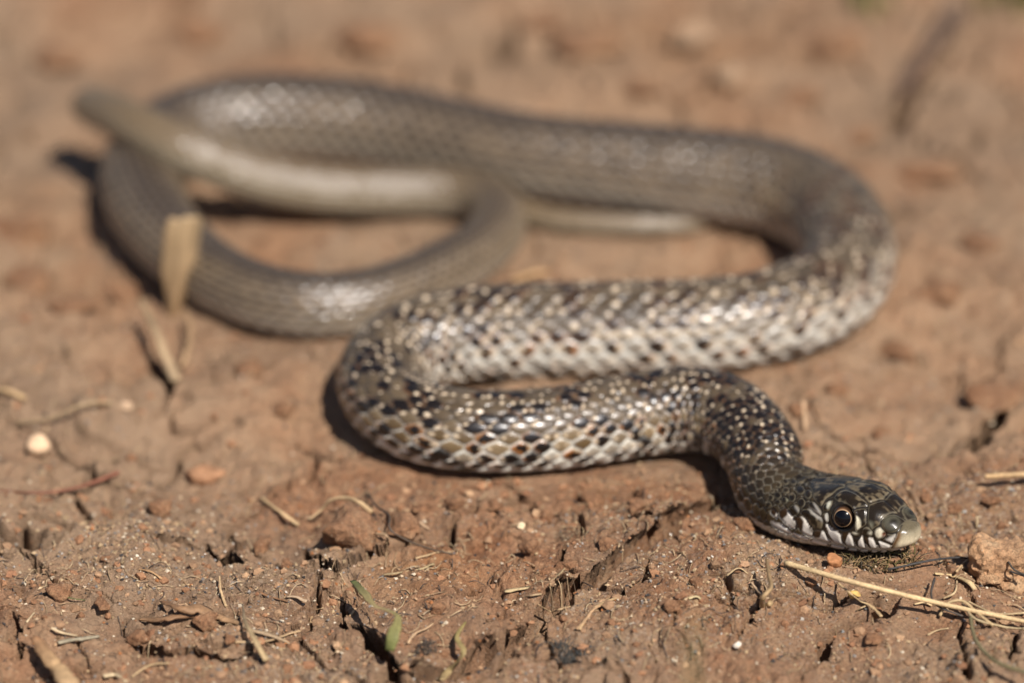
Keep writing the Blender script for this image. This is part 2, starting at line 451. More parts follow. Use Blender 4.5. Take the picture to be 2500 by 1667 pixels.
def on_ground(px, py, lift=0.0):
    """ground point that shows at a photograph pixel"""
    z = 0.0
    for _ in range(6):
        p = at(px, py, z); z = 0.5 * z + 0.5 * (gh(p[0], p[1]) + lift)
    return np.array([p[0], p[1], gh(p[0], p[1]) + lift])
idx = np.arange(nx * ny).reshape(ny, nx)
Q = np.stack([idx[:-1, :-1], idx[:-1, 1:], idx[1:, 1:], idx[1:, :-1]], -1).reshape(-1, 4)
gme = mesh_from('ground', np.stack([GX.ravel() + UX, GY.ravel() + UY, GZ.ravel()], 1), quads=Q)
x, y = GX.ravel(), GY.ravel()
def blob(px, py, rx, ry):
    p = at(px, py, 0); return np.exp(-(((x - p[0]) / rx) ** 2 + ((y - p[1]) / ry) ** 2))
sand = sst(0.0, 0.45, fbm(x * 0.55 + 7, y * 0.8, 4, 101)) * 0.35
for a in ((600, 1420, 1.6, .9), (350, 1380, 1.3, 1.0), (250, 1290, 1.5, 1.2), (1600, 1400, .8, .7), (1450, 1480, .7, .5), (1500, 1560, 1.0, .4), (2150, 1240, 1.6, 1.0), (2400, 1300, 1.0, 1.2), (700, 1620, 1.5, .5), (1900, 1450, 1.6, .8), (2300, 1600, 1.6, .6)):
    sand = np.maximum(sand, 0.62 * blob(*a))
set_val(gme, np.clip(sand, 0, 1), 'sand')
dust = sst(1.0, 7.0, y) * (0.62 + 0.30 * fbm(x * 0.3, y * 0.3, 3, 111)) + 0.55 * sst(-0.1, 0.5, fbm(x * 0.5, y * 0.5, 3, 112))
set_val(gme, np.clip(dust, 0, 0.85), 'dust')
och = 0.75 * blob(1040, 1415, .75, .55) + .5 * blob(1700, 90, 1.4, 2.2) + .35 * blob(1000, 1360, .7, .4)
set_val(gme, np.clip(och * (0.7 + 0.5 * fbm(x * 3, y * 3, 3, 7)), 0, 1), 'ochre')
darker = 0.45 * blob(400, 1500, 1.2, .35) + .35 * blob(720, 1290, .8, .6) + .3 * blob(1700, 1300, .7, .6) + .5 * blob(110, 360, 1.3, 1.6) + .3 * blob(60, 480, 1.0, 1.0) + .35 * blob(650, 820, 1.3, .8)  # soft patches that pull the soil colour towards dark brown
set_val(gme, np.clip(darker * (0.6 + 0.6 * fbm(x * 2, y * 2, 3, 8)), 0, 0.8), 'darker')
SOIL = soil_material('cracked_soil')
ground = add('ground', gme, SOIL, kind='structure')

# ------------------------------------------------------------------ the snake: one continuous body from snout to tail tip
NV = 256
s_rings = np.r_[0.0015, 0.005, 0.01, 0.016, np.arange(0.023, 2.4, 0.0092), np.arange(2.4, 3.2, 0.0125), np.arange(3.2, 17, 0.019), np.arange(17, 23, 0.03), np.arange(23, SLEN - 0.25, 0.042), np.arange(SLEN - 0.25, SLEN, 0.02)]
CEN = np.stack([np.interp(s_rings, sfine, fine[:, k]) for k in range(3)], 1)
RAD = np.interp(s_rings, sfine, fine[:, 3])
RAD = np.where(s_rings > SLEN - 0.18, RAD * np.sqrt(np.clip((SLEN - s_rings) / 0.18, 0, 1)), RAD)
TAN = np.gradient(CEN, s_rings, axis=0)
TAN[s_rings < 1.6] = -HF
TAN /= np.linalg.norm(TAN, axis=1)[:, None]
SID = np.cross([0, 0, 1], TAN); SID /= np.linalg.norm(SID, axis=1)[:, None]
NUP = np.cross(TAN, SID)
kk = np.linspace(-1, 1, NV, endpoint=False)                # 0 = along the spine, +-1 = belly
KA = kk * math.pi
nr = len(s_rings)
SS = np.repeat(s_rings, NV).reshape(nr, NV); KK = np.tile(kk, (nr, 1)); KANG = KK * math.pi
hb = sst(1.75, 2.9, s_rings)[:, None]                      # 0 head, 1 body
w = np.interp(s_rings, HT, HW)[:, None]
tp = (np.interp(s_rings, HT, HTOP) + HPITCH * (1.7 - s_rings))[:, None]
bt = (np.interp(s_rings, HT, HBOT) + HPITCH * (1.7 - s_rings))[:, None]
sn, cs = np.sin(KANG), np.cos(KANG)
ex = np.where(cs > 0, 3.0, 2.3)
ex = ex + (2.05 - ex) * hb
lat = np.sign(sn) * np.abs(sn) ** (2 / ex); ver = np.sign(cs) * np.abs(cs) ** (2 / ex)
zc = bt + 0.45 * (tp - bt)
hz = np.where(cs > 0, tp - zc, zc - bt)
headP = (SNOUT - HF * s_rings[:, None])[:, None, :] + HS * (w * lat)[..., None]
headP[..., 2] = zc + hz * ver
r_ = RAD[:, None]
vb = np.where(cs > 0, 0.96 * ver, 0.92 * np.sign(cs) * np.abs(cs) ** 0.85)
bodyP = CEN[:, None, :] + SID[:, None, :] * (r_ * lat)[..., None] + NUP[:, None, :] * (r_ * vb)[..., None]
P0 = headP * (1 - hb[..., None]) + bodyP * hb[..., None]
def normals(P):
    du = np.empty_like(P); du[1:-1] = P[2:] - P[:-2]; du[0] = P[1] - P[0]; du[-1] = P[-1] - P[-2]
    dv = np.roll(P, -1, 1) - np.roll(P, 1, 1)
    n = np.cross(dv, du); n /= np.maximum(np.linalg.norm(n, axis=2), 1e-9)[..., None]
    return n
NRM = normals(P0)
if ((NRM[nr // 2] * NUP[nr // 2])[NV // 2].sum()) < 0: NRM = -NRM

# ---- body scales: a lattice of lozenges, 19 rows over the back, broad shields under the belly
pitch = RAD * np.interp(s_rings, [0, 2.8, 6.0, 60], [.25, .27, .46, .46])
acoord = np.cumsum(np.r_[0, np.diff(s_rings)] / pitch)
KV = 0.76
A = (2 * acoord)[:, None] + 0 * KK; B = KK / KV * 9.5
wob = 0.24 * vn(A * 0.55, B * 0.55, None, 3)
A = A + wob
b0 = np.round(B)
cand = []
for db in (-1, 0, 1):
    bj = b0 + db; pj = np.mod(bj, 2); a0 = 2 * np.round((A - pj) / 2) + pj
    for da in (-2, 0, 2):
        ai = a0 + da
        cand.append(((A - ai) ** 2 + 2.0 * (B - bj) ** 2, ai, bj))
D_ = np.stack([c[0] for c in cand]); o1 = np.argmin(D_, 0)
take = lambda arrs, o: np.take_along_axis(np.stack(arrs), o[None], 0)[0]
d1 = take([c[0] for c in cand], o1); CI = take([c[1] for c in cand], o1); CJ = take([c[2] for c in cand], o1)
np.put_along_axis(D_, o1[None], 1e9, 0); d2 = D_.min(0)
EDGE = (d2 - d1)                                        # 0 on a seam, ~2 in the middle
U_ = A - CI; V_ = B - CJ
del D_, cand
vent = sst(KV * 0.985, KV * 1.005, np.abs(KK))
av = np.mod(acoord[:, None] + 0 * KK, 1.0)              # belly shields
vedge = np.minimum(av, 1 - av)
scale_h = 0.020 * sst(0.0, 0.70, EDGE) + 0.009 * np.clip(1 - d1, 0, 1) + 0.018 * (U_ * 0.5) * sst(0, 0.3, EDGE)
vh = 0.012 * sst(0, 0.14, vedge) + 0.010 * av
relief = (scale_h * (1 - vent) + vh * vent) * (r_ / 0.5) ** 0.6 * np.interp(SS, [0, 17, 21], [1, 1, 1.25])

H1 = h3(CI, CJ, CI * 0, 5); H2 = h3(CI, CJ, CI * 0, 6); H3 = h3(CI, CJ, CI * 0, 7); H4 = h3(CI, CJ, CI * 0, 8)
def lerp(a, b, t): return a + (b - a) * (t[..., None] if np.ndim(t) else t)
def C(*c): return np.array(c, float)
F = np.interp(SS, [0, 9, 12.5, 15.5, 18.5, 21, 26], [1, 1, .85, .75, .42, .14, .04])      # boldness of the pattern
mid = np.interp(SS, [8.5, 10.5, 17, 19.5], [0, 1, 1, 0])                                    # pale net of the second bend
aj = np.abs(CJ)
fl = sst(3.2, 6.2, aj + 0.8 * (H3 - 0.5))
ori = np.where(vn(CI * 0.3, CJ * 0.4, None, 15) > 0, 1, -1)
qa, qb = np.mod(CI, 4), np.mod(CJ * ori, 4)
par = ((qa == 0) & (qb == 0)) | ((qa == 2) & (qb == 2))
par2 = ((qa == 1) & (qb == 3)) | ((qa == 3) & (qb == 1))
bars = np.sin((CI + 1.5 * vn(CI * 0.35, CJ * 0.35, None, 9)) * math.pi / 4.3)
dark_d = (bars * np.interp(SS, [6, 10], [.8, .45]) + 2.0 * (H1 - 0.5) > 0.30)
dark_f = (par & (H1 > 0.08)) | (par2 & (H1 > 0.20 + 0.12 * mid)) | (~par & ~par2 & (H1 > 0.76))
dark = np.where(fl > 0.5, dark_f, dark_d) & (aj < 10)
neckd = sst(5.2, 3.2, SS)
dark = dark | ((H1 < 0.55 * neckd) & (aj < 7))
light_d = lerp(C(.055, .040, .026), C(.125, .092, .060), H2)
light_f = lerp(lerp(C(.12, .075, .034), C(.32, .235, .14), H2), C(.56, .52, .46), sst(6.0, 8.2, aj + 1.4 * (H3 - .5)) * 0.8)
light_d = lerp(light_d, light_d * 0.62, sst(5.5, 3.5, SS))
light = lerp(light_d, light_f, fl)
pale = lerp(C(.40, .385, .37), C(.58, .56, .52), sst(5, 9, aj))
light = lerp(light, pale, 0.62 * mid * fl)
# dark scale: black heart, rust margin
hx = U_ + 0.10; hy = V_ * 1.5
hr = np.sqrt(hx ** 2 + hy ** 2) + 0.28 * vn(A * 3, B * 3, None, 12)
heart_r = np.where(fl > 0.5, 0.80 - 0.16 * mid - 0.45 * (H2 - 0.5), 0.92)
hm = 1 - sst(heart_r - 0.13, heart_r + 0.08, hr)
rm = (1 - sst(heart_r + 0.10, heart_r + 0.45, hr - 0.18 * np.sign(U_) * fl))
rust = lerp(C(.36, .135, .035), C(.20, .09, .03), H3)
colr = lerp(light, rust, np.where(dark, rm, 0) * F * (0.35 + 0.65 * fl))
colr = lerp(colr, C(.011, .0075, .0055), np.where(dark, hm, 0) * F)
# light scale: soft brown centre
cm_ = (1 - sst(0.35, 0.85, hr)) * (~dark)
colr = lerp(colr, C(.115, .075, .036), cm_ * 0.55 * F * (0.5 + 0.5 * fl) * sst(8.0, 5.0, aj))
# skin and pale margins between flank scales
marg = 1 - sst(0.12, 0.62 + 0.16 * mid + 0.22 * sst(5, 8, aj), EDGE + 0.10 * vn(A * 2.5, B * 2.5, None, 13))
mcol = lerp(C(.44, .42, .40), C(.80, .79, .74), sst(4.0, 7.0, aj))
colr = lerp(colr, mcol, marg * fl * (0.80 * F + 0.10) * np.where(dark, 0.85, 0.9))
colr = lerp(colr, C(.060, .050, .040), (1 - sst(0.0, 0.30, EDGE)) * (1 - fl) * 0.75)
# lowest rows nearly white with dark gaps
low = sst(7.4, 8.6, aj) * (1 - vent)
colr = lerp(colr, C(.76, .73, .66), low * F * np.where(dark & (hr < heart_r * 0.9), 0.0, 0.75))
colr = lerp(colr, C(.012, .009, .008), np.where(dark, hm, 0) * F * 0.85 * fl)
# cream flecks at the ends of scales
fx = np.abs(U_) - 0.50 - 0.25 * H1; fy = V_ - (0.15 + 0.35 * H2) * np.where(H4 > 0.5, 1, -1) * (1 - fl)
fr = np.sqrt(fx ** 2 + (1.3 * fy) ** 2)
on = np.where(U_ > 0, H3 > 0.40 - 0.10 * mid, H4 > 0.52)
fsz = 0.10 * mid + 0.16 * (np.mod(H1 * 7.3, 1) - 0.70)
fleck = (1 - sst(0.16 + fsz, 0.32 + fsz, fr)) * on * (1 - low) * F * np.interp(SS, [1.9, 2.6, 60], [0, 1, 1])
colr = lerp(colr, C(.76, .61, .45), fleck * np.where(fl > 0.5, 0.75, 0.9))
# plain hind body: olive brown, greyer low rows, faint lines along the rows
pl = 1 - sst(0.04, 0.45, F)
hind = lerp(C(.070, .049, .030), C(.155, .112, .070), H2)
hind = lerp(hind, C(.46, .435, .40), sst(6.4, 9.0, aj))
hind = lerp(hind, C(.022, .016, .011), (1 - sst(0.0, 0.75, EDGE)) * 0.92)
hind = lerp(hind, C(.30, .245, .175), sst(0.8, 1.7, EDGE) * 0.40)
hind = lerp(hind, C(.34, .29, .21), (1 - sst(0.08, 0.30, np.abs(V_))) * 0.12 * sst(28, 33, SS))
hind = lerp(hind, C(.035, .026, .018), sst(0.38, 0.5, np.abs(V_)) * 0.2 * sst(28, 33, SS))
hind = lerp(hind, C(.38, .345, .30), sst(4.5, 7.5, np.abs(B)) * 0.45)
hind = lerp(hind, C(.040, .029, .020), sst(4.0, 0.5, np.abs(B)) * 0.75)
tail = sst(38, 46, SS)
hind = lerp(hind, lerp(C(.17, .128, .080), C(.31, .265, .19), sst(3, 7.5, np.abs(B))) * lerp(C(.62, .62, .62), C(1.15, 1.15, 1.15), sst(0.05, 0.9, EDGE)), tail * 0.75)
hind = lerp(hind, C(.12, .105, .075), tail * (1 - sst(0.12, 0.38, np.abs(np.abs(B) - 6.5))) * 0.8)
colr = lerp(colr, hind * C(1.0, 0.95, 0.90), pl)
# belly
vcol = lerp(C(.62, .59, .52), C(.44, .40, .32), sst(20, 30, SS))
vcol = lerp(vcol, C(.07, .045, .025), ((1 - sst(0.10, 0.26, np.hypot((av - 0.12) * 0.9, (np.abs(KK) - KV - 0.03) * 9))) * F * 0.9))
vcol = lerp(vcol, C(.20, .16, .12), (1 - sst(0, 0.10, vedge)) * 0.6)
colr = lerp(colr, vcol, vent)

# ---- head shields, laid out on an oblique drawing of one cheek (eye at 1020, 700; 1238 units to the cm)
DA = C(HF[0], HS[0], 0.0); DB = -C(HF @ UP, HS @ UP, UP[2])
eye_ring = np.argmin(np.abs(s_rings - EYE_T)); eye_k = np.argmin(np.abs(kk - EYE_K))
EYE = P0[eye_ring, eye_k].copy()
m_head = s_rings < 2.75
nh = int(m_head.sum())
loc = P0[:nh] - EYE
LF = loc @ HF; LS_ = (P0[:nh] - SNOUT) @ HS; LZ = loc[..., 2]
es = (EYE - SNOUT) @ HS
LSn = np.abs(LS_) - es                                   # both cheeks share the drawing
DX = 1020 + 1238 * (LF * DA[0] + LSn * DA[1])
DY = 700 + 1238 * (LF * DB[0] + LSn * DB[1] + LZ * DB[2])
def inside_dist(X, Y, poly):
    """signed distance (cm), positive inside"""
    P = np.array(poly, float); n = len(P)
    lo = P.min(0) - 90; hi = P.max(0) + 90
    out = np.full(X.shape, -1.0)
    m = (X > lo[0]) & (X < hi[0]) & (Y > lo[1]) & (Y < hi[1])
    x, y = X[m], Y[m]
    d = np.full(x.shape, 1e18); ins = np.zeros(x.shape, bool)
    for i in range(n):
        ax, ay = P[i]; bx, by = P[(i + 1) % n]
        ex_, ey_ = bx - ax, by - ay
        t = np.clip(((x - ax) * ex_ + (y - ay) * ey_) / (ex_ * ex_ + ey_ * ey_ + 1e-9), 0, 1)
        d = np.minimum(d, (x - ax - t * ex_) ** 2 + (y - ay - t * ey_) ** 2)
        c = ((ay > y) != (by > y)) & (x < (bx - ax) * (y - ay) / (by - ay + 1e-12) + ax)
        ins ^= c
    out[m] = np.where(ins, 1, -1) * np.sqrt(d) / 1238
    return out
def rnd(poly, n=2):
    """corner-cutting, so that shields have soft outlines"""
    P = np.array(poly, float)
    for _ in range(n):
        Q = np.roll(P, -1, 0); P = np.stack([0.78 * P + 0.22 * Q, 0.22 * P + 0.78 * Q], 1).reshape(-1, 2)
    return P
def oval(cx, cy, rx, ry, rot=0.0, n=10):
    a = np.linspace(0, 2 * math.pi, n, endpoint=False); c, s_ = math.cos(rot), math.sin(rot)
    return np.stack([cx + rx * np.cos(a) * c - ry * np.sin(a) * s_, cy + rx * np.cos(a) * s_ + ry * np.sin(a) * c], 1)
DARKP = [  # dark olive shields of the crown and cheek
    [(1560, 760), (1600, 690), (1690, 640), (1790, 635), (1900, 700), (1960, 760), (1890, 800), (1850, 840), (1800, 900), (1720, 922), (1640, 908), (1580, 850)],
    [(1370, 560), (1400, 492), (1500, 457), (1640, 430), (1760, 480), (1860, 600), (1820, 640), (1740, 632), (1640, 670), (1570, 740), (1550, 800), (1470, 850), (1440, 890), (1390, 850), (1360, 750)],
    [(1060, 60), (1085, 205), (1105, 262), (1250, 330), (1340, 400), (1410, 488), (1500, 452), (1680, 430), (1760, 440), (1700, 200)],
    [(880, 400), (980, 312), (1080, 282), (1200, 322), (1300, 400), (1398, 495), (1370, 540), (1260, 542), (1150, 575), (1100, 515), (1020, 475), (930, 470)],
    [(1150, 582), (1250, 548), (1370, 545), (1358, 700), (1370, 800), (1292, 850), (1250, 900), (1190, 900), (1200, 700)],
    [(1295, 850), (1370, 810), (1450, 880), (1452, 975), (1300, 962), (1290, 900)],
    [(1130, 912), (1190, 895), (1300, 948), (1230, 985), (1150, 965)],
    [(722, 545), (762, 482), (850, 440), (905, 432), (870, 520), (835, 612), (742, 618)],
    [(722, 655), (762, 628), (815, 632), (830, 780), (772, 788), (732, 722)],
    [(540, 190), (640, 120), (760, 60), (960, 60), (1060, 100), (1080, 205), (1098, 272), (990, 292), (890, 372), (800, 422), (760, 475), (722, 560), (640, 500), (602, 440), (592, 330), (550, 262)],
    [(510, 512), (570, 452), (622, 472), (700, 562), (722, 625), (718, 690), (640, 660), (560, 590)],
    [(410, 632), (450, 582), (540, 572), (640, 662), (722, 702), (752, 790), (732, 880), (640, 895), (560, 840), (500, 742)],
    [(245, 570), (300, 520), (352, 502), (400, 560), (422, 602), (402, 680), (332, 700), (282, 655)],
    [(1450, 932), (1470, 862), (1552, 812), (1592, 862), (1642, 908), (1642, 960), (1602, 1010), (1530, 1030), (1472, 992)],
    [(1642, 912), (1720, 928), (1795, 912), (1782, 960), (1735, 1090), (1660, 1062), (1550, 1028), (1620, 1000)],
    oval(430, 315, 82, 82, .3), oval(538, 372, 66, 82, .2), oval(308, 422, 66, 84, .2), oval(222, 322, 66, 64), oval(432, 502, 72, 88, .3), oval(232, 205, 60, 60), oval(345, 205, 68, 62), oval(100, 400, 70, 68), oval(195, 470, 60, 66),
    oval(470, 170, 66, 70), oval(100, 500, 60, 55), oval(120, 250, 62, 60), oval(20, 330, 55, 60), oval(0, 440, 58, 60), oval(60, 150, 58, 55), oval(-80, 380, 58, 58), oval(-70, 250, 58, 58), oval(-30, 540, 60, 55)]
LABP = [  # lip shields
    [(1905, 742), (1860, 850), (1802, 905), (1788, 950), (1742, 1080), (1716, 1165), (1850, 1150), (2000, 1110), (2300, 1100), (2300, 700), (2000, 700)],
    [(1522, 1042), (1562, 1032), (1722, 1092), (1714, 1165), (1572, 1172), (1532, 1100)],
    [(1322, 1002), (1382, 977), (1450, 987), (1500, 1080), (1530, 1165), (1430, 1170), (1352, 1080)],
    [(1170, 1002), (1232, 988), (1310, 968), (1322, 1040), (1352, 1120), (1390, 1170), (1260, 1162), (1190, 1070)],
    [(1000, 932), (1110, 922), (1160, 982), (1190, 1080), (1232, 1152), (1090, 1142), (1030, 1070), (1002, 1000)],
    [(745, 832), (800, 792), (860, 852), (960, 922), (1000, 962), (1012, 1040), (1072, 1130), (920, 1102), (832, 1030), (772, 920)],
    [(607, 942), (652, 902), (732, 902), (772, 932), (832, 1042), (900, 1100), (720, 1072), (622, 1022)],
    [(332, 722), (402, 682), (482, 722), (562, 852), (612, 902), (602, 1000), (560, 1012), (440, 952), (372, 852)],
    [(102, 662), (142, 592), (212, 562), (252, 622), (332, 732), (382, 890), (282, 902), (182, 802), (112, 722)],
    [(-10, 612), (50, 572), (98, 662), (112, 760), (60, 742), (-10, 682)],
    # lower lip
    [(0, 770), (120, 800), (300, 930), (310, 990), (150, 940), (0, 850)], [(312, 935), (440, 985), (560, 1030), (565, 1090), (420, 1060), (312, 990)],
    [(575, 1035), (720, 1085), (845, 1108), (840, 1170), (700, 1150), (575, 1100)], [(855, 1110), (1000, 1140), (1090, 1156), (1085, 1215), (960, 1205), (852, 1175)],
    [(1100, 1158), (1270, 1176), (1265, 1235), (1100, 1225)], [(1282, 1178), (1425, 1184), (1425, 1245), (1280, 1240)], [(1437, 1184), (1555, 1186), (1555, 1245), (1437, 1245)], [(1567, 1186), (1700, 1182), (1720, 1230), (1567, 1245)], [(1712, 1180), (1850, 1165), (1990, 1125), (2100, 1150), (1900, 1220), (1735, 1230)]]
hD = np.full(DX.shape, -1.0); hid = np.full(DX.shape, -1)
for i, pg in enumerate(DARKP + LABP):
    d = inside_dist(DX, DY, rnd(pg))
    m = d > hD
    hD = np.where(m, d, hD); hid = np.where(m, i, hid)
inside = hD > 0
# midline sutures (not across the frontal or rostral)
midl = np.abs(LS_)
no_mid = (hid == 2) | (hid == len(DARKP)) | (hid == len(DARKP) + len(LABP) - 1)
hD = np.where(inside & ~no_mid & (LZ > -0.2), np.minimum(hD, midl), hD)
face = (NRM[:nh] @ HS) * np.sign(KK[:nh]) * 0.64 + (NRM[:nh] @ HF) * 0.62 + NRM[:nh, :, 2] * 0.45   # shields only where the drawing sees them
onsh = inside & (face > -0.30) & (SS[:nh] < 1.95)
islab = onsh & (hid >= len(DARKP))
X3, Y3, Z3 = LF * 1.0, LSn * 1.0, LZ * 1.0
nz1 = vn(X3 * 9, Y3 * 9, Z3 * 9, 31); nz2 = vn(X3 * 22, Y3 * 22, Z3 * 22, 32); nz3 = vn(X3 * 5, Y3 * 14, Z3 * 8, 33)
dk = lerp(C(.010, .0070, .0042), C(.024, .016, .0085), np.clip(0.5 + 0.5 * nz3, 0, 1))
dk = lerp(dk, C(.190, .145, .088), sst(0.22, 0.75, nz1 * 0.60 + nz2 * 0.60 + 0.28 * (1 - sst(0, 0.07, hD))) * 0.62)
wt = lerp(C(.66, .61, .57), C(.76, .71, .64), np.clip(0.5 + 0.5 * nz1, 0, 1))
hc = lerp(dk, wt, islab.astype(float))
def paint(poly, col, soft=0.018, amt=1.0, r=2, only=None):
    global hc
    d = inside_dist(DX, DY, rnd(poly, r) if r else poly)
    d = d + 0.007 * nz2
    hc = lerp(hc, C(*col), sst(-soft, soft, d) * amt * (onsh if only is None else onsh & (hid == only)))
BRN = (.040, .021, .009); CRM = (.66, .60, .47); WHT = (.74, .69, .64)
# rostral and nasals
paint([(1700, 700), (2400, 600), (2400, 1300), (1700, 1300)], (.120, .098, .062), .05, 1.0, 0, len(DARKP))
paint([(1800, 1000), (1950, 950), (2400, 930), (2400, 1300), (1700, 1300), (1720, 1150)], (.58, .50, .36), .08, 1.0, 1, len(DARKP))
paint([(1785, 950), (1850, 900), (1850, 960), (1790, 1100), (1720, 1170), (1712, 1150)], (.14, .065, .02), .03)
paint([(2090, 800), (2140, 850), (2165, 960), (2135, 1030), (2125, 940)], (.10, .06, .025), .03, .7)
paint([(1590, 690), (1690, 650), (1800, 650), (1850, 760), (1800, 870), (1680, 890), (1590, 830)], (.085, .078, .055), .05, .8)
paint(oval(1745, 765, 62, 50), (.018, .015, .010), .03)
paint([(1480, 880), (1545, 830), (1590, 870), (1610, 900), (1590, 960), (1540, 1005), (1500, 970)], CRM, .022)
paint(oval(1612, 938, 34, 38), (.10, .028, .012), .018)
paint([(1640, 1000), (1790, 930), (1780, 970), (1730, 1085), (1660, 1050)], WHT, .025, .9)
paint([(1540, 1010), (1620, 1010), (1700, 1050), (1735, 1085), (1720, 1100), (1560, 1045)], BRN, .015)
# around the eye
paint([(1190, 650), (1245, 672), (1285, 755), (1275, 830), (1235, 895), (1190, 905), (1205, 800)], (.74, .68, .52), .014)
paint([(1180, 640), (1240, 640), (1310, 740), (1310, 850), (1260, 900), (1240, 900), (1280, 780)], BRN, .02, .0)
paint([(1385, 900), (1440, 890), (1448, 960), (1390, 965)], (.44, .41, .33), .02)
paint([(1380, 740), (1450, 780), (1450, 850), (1400, 830)], (.24, .23, .17), .04, .8)
paint([(1140, 915), (1195, 898), (1245, 930), (1200, 955), (1155, 945)], (.60, .56, .46), .012)
paint([(788, 560), (800, 500), (830, 458), (858, 460), (850, 520), (815, 590)], (.52, .51, .42), .014)
paint([(778, 640), (812, 640), (826, 775), (785, 785), (772, 720)], (.52, .50, .46), .012)
paint([(520, 575), (560, 560), (680, 650), (725, 700), (750, 790), (700, 740), (610, 670)], (.48, .45, .42), .02)
paint([(600, 480), (640, 520), (700, 600), (722, 690), (680, 640)], (.40, .38, .36), .018, .75)
paint([(330, 540), (380, 560), (420, 620), (395, 660)], (.34, .32, .30), .02, .7)
paint([(215, 440), (250, 470), (265, 510), (235, 500)], (.30, .31, .22), .02, .7)
# bars on the upper lip
paint([(1478, 985), (1510, 1000), (1560, 1100), (1585, 1178), (1535, 1178), (1498, 1090)], BRN, .009)
paint([(1318, 1000), (1365, 975), (1405, 1000), (1410, 1080), (1440, 1178), (1390, 1178), (1335, 1090)], BRN, .009)
paint([(1165, 990), (1230, 975), (1300, 965), (1275, 1020), (1245, 1060), (1265, 1130), (1285, 1178), (1230, 1160), (1185, 1075)], (.020, .014, .010), .009)
paint([(995, 925), (1060, 915), (1105, 925), (1100, 980), (1070, 1040), (1085, 1110), (1120, 1160), (1070, 1140), (1015, 1060)], BRN, .010)
paint([(740, 835), (775, 800), (800, 850), (840, 960), (890, 1040), (930, 1110), (880, 1100), (800, 1000), (755, 910)], BRN, .009)
paint([(600, 945), (650, 898), (738, 900), (728, 960), (700, 1010), (650, 1035), (612, 1000)], BRN, .012)
paint([(560, 850), (612, 905), (605, 960), (560, 920), (520, 850)], BRN, .02, .9)
paint([(330, 722), (400, 680), (455, 720), (468, 800), (455, 900), (440, 950), (380, 880), (345, 790)], BRN, .013)
paint([(100, 660), (142, 592), (215, 562), (245, 640), (225, 700), (175, 755), (130, 735)], BRN, .015)
paint([(-10, 610), (50, 572), (90, 650), (60, 720), (0, 680)], BRN, .015)
paint([(300, 730), (340, 800), (390, 895), (350, 890), (320, 830)], BRN, .02, .8)
for bx, by in ((305, 930), (570, 1040), (850, 1118), (1095, 1168), (1275, 1186), (1430, 1190), (1560, 1192), (1690, 1186)):
    paint(oval(bx, by, 24, 40, -.5), (.07, .035, .015), .012)
# seams: a fine dark groove, a paler lip beside it on the dark shields
seam = 1 - sst(0.001, 0.0085, hD)
lip = sst(0.006, 0.012, hD) * (1 - sst(0.013, 0.026, hD))
hc = lerp(hc, C(.17, .145, .10), lip * 0.55 * (~islab))
hc = lerp(hc, C(.010, .008, .007), seam * np.where(islab, 0.65, 0.9))
# off the shields: chin and throat pale, nape scales of the body lattice with olive tint
nape = colr[:nh] * 1.0
cheek = lerp(C(.016, .011, .006), C(.050, .034, .017), H2[:nh])
cheek = lerp(cheek, C(.22, .20, .16), (1 - sst(0.05, 0.5, EDGE[:nh])) * 0.8)
nape = lerp(nape, cheek, sst(2.75, 1.9, SS[:nh]) * (1 - vent[:nh]) * sst(9.5, 7.5, np.abs(B[:nh])))
throat = lerp(C(.58, .55, .49), C(.50, .46, .38), np.clip(0.5 + nz1, 0, 1))
isth = (NRM[:nh, :, 2] < -0.25) & (SS[:nh] < 2.2)
nape = lerp(nape, throat, isth.astype(float))
colr[:nh] = lerp(nape, hc, onsh.astype(float))
gapd = (~onsh) & (SS[:nh] < 1.25) & ~isth
colr[:nh] = lerp(colr[:nh], C(.022, .017, .012), gapd.astype(float) * 0.85)
relief[:nh] = np.where(onsh, 0.014 * sst(0, 0.030, hD) + 0.010 * sst(0.0, 0.12, hD) * (~islab), relief[:nh] * 0.7 * sst(0.9, 1.5, SS[:nh]))
# nostril pits and the sockets of both eyes
relief[:nh] -= 0.035 * np.exp(-(((DX - 1612) / 34) ** 2 + ((DY - 938) / 36) ** 2)) * (face > 0)
# a mouth groove
mouth = [(-200, 700), (0, 770), (120, 800), (306, 925), (560, 1030), (850, 1108), (1090, 1156), (1280, 1177), (1560, 1184), (1714, 1172), (1850, 1156), (2000, 1115), (2300, 1105)]
def line_d(X, Y, L):
    d = np.full(X.shape, 1e9)
    for (ax, ay), (bx, by) in zip(L[:-1], L[1:]):
        t = np.clip(((X - ax) * (bx - ax) + (Y - ay) * (by - ay)) / ((bx - ax) ** 2 + (by - ay) ** 2), 0, 1)
        d = np.minimum(d, np.hypot(X - ax - t * (bx - ax), Y - ay - t * (by - ay)))
    return d / 1238
md = line_d(DX, DY, mouth)
mg = (1 - sst(0.002, 0.014, md)) * onsh
relief[:nh] -= 0.016 * mg
colr[:nh] = lerp(colr[:nh], C(.06, .035, .02), mg * 0.8)
P1 = P0 + NRM * relief[..., None]
EYES = []
for sgn in (1, -1):
    e = EYE.copy() if sgn > 0 else EYE - 2 * HS * es
    ax = 0.42 * HF + 0.86 * sgn * HS + np.array([0, 0, 0.24]); ax /= np.linalg.norm(ax)
    q = np.linalg.norm(P0[:nh] - e, axis=2)
    dep = -0.085 * (1 - sst(0.105, 0.160, q)) + 0.016 * np.exp(-((q - 0.178) / 0.022) ** 2)
    P1[:nh] += ax * dep[..., None]
    ring = 1 - sst(0.162, 0.178, q)
    colr[:nh] = lerp(colr[:nh], C(.007, .006, .006), ring)
    EYES.append((e, ax))
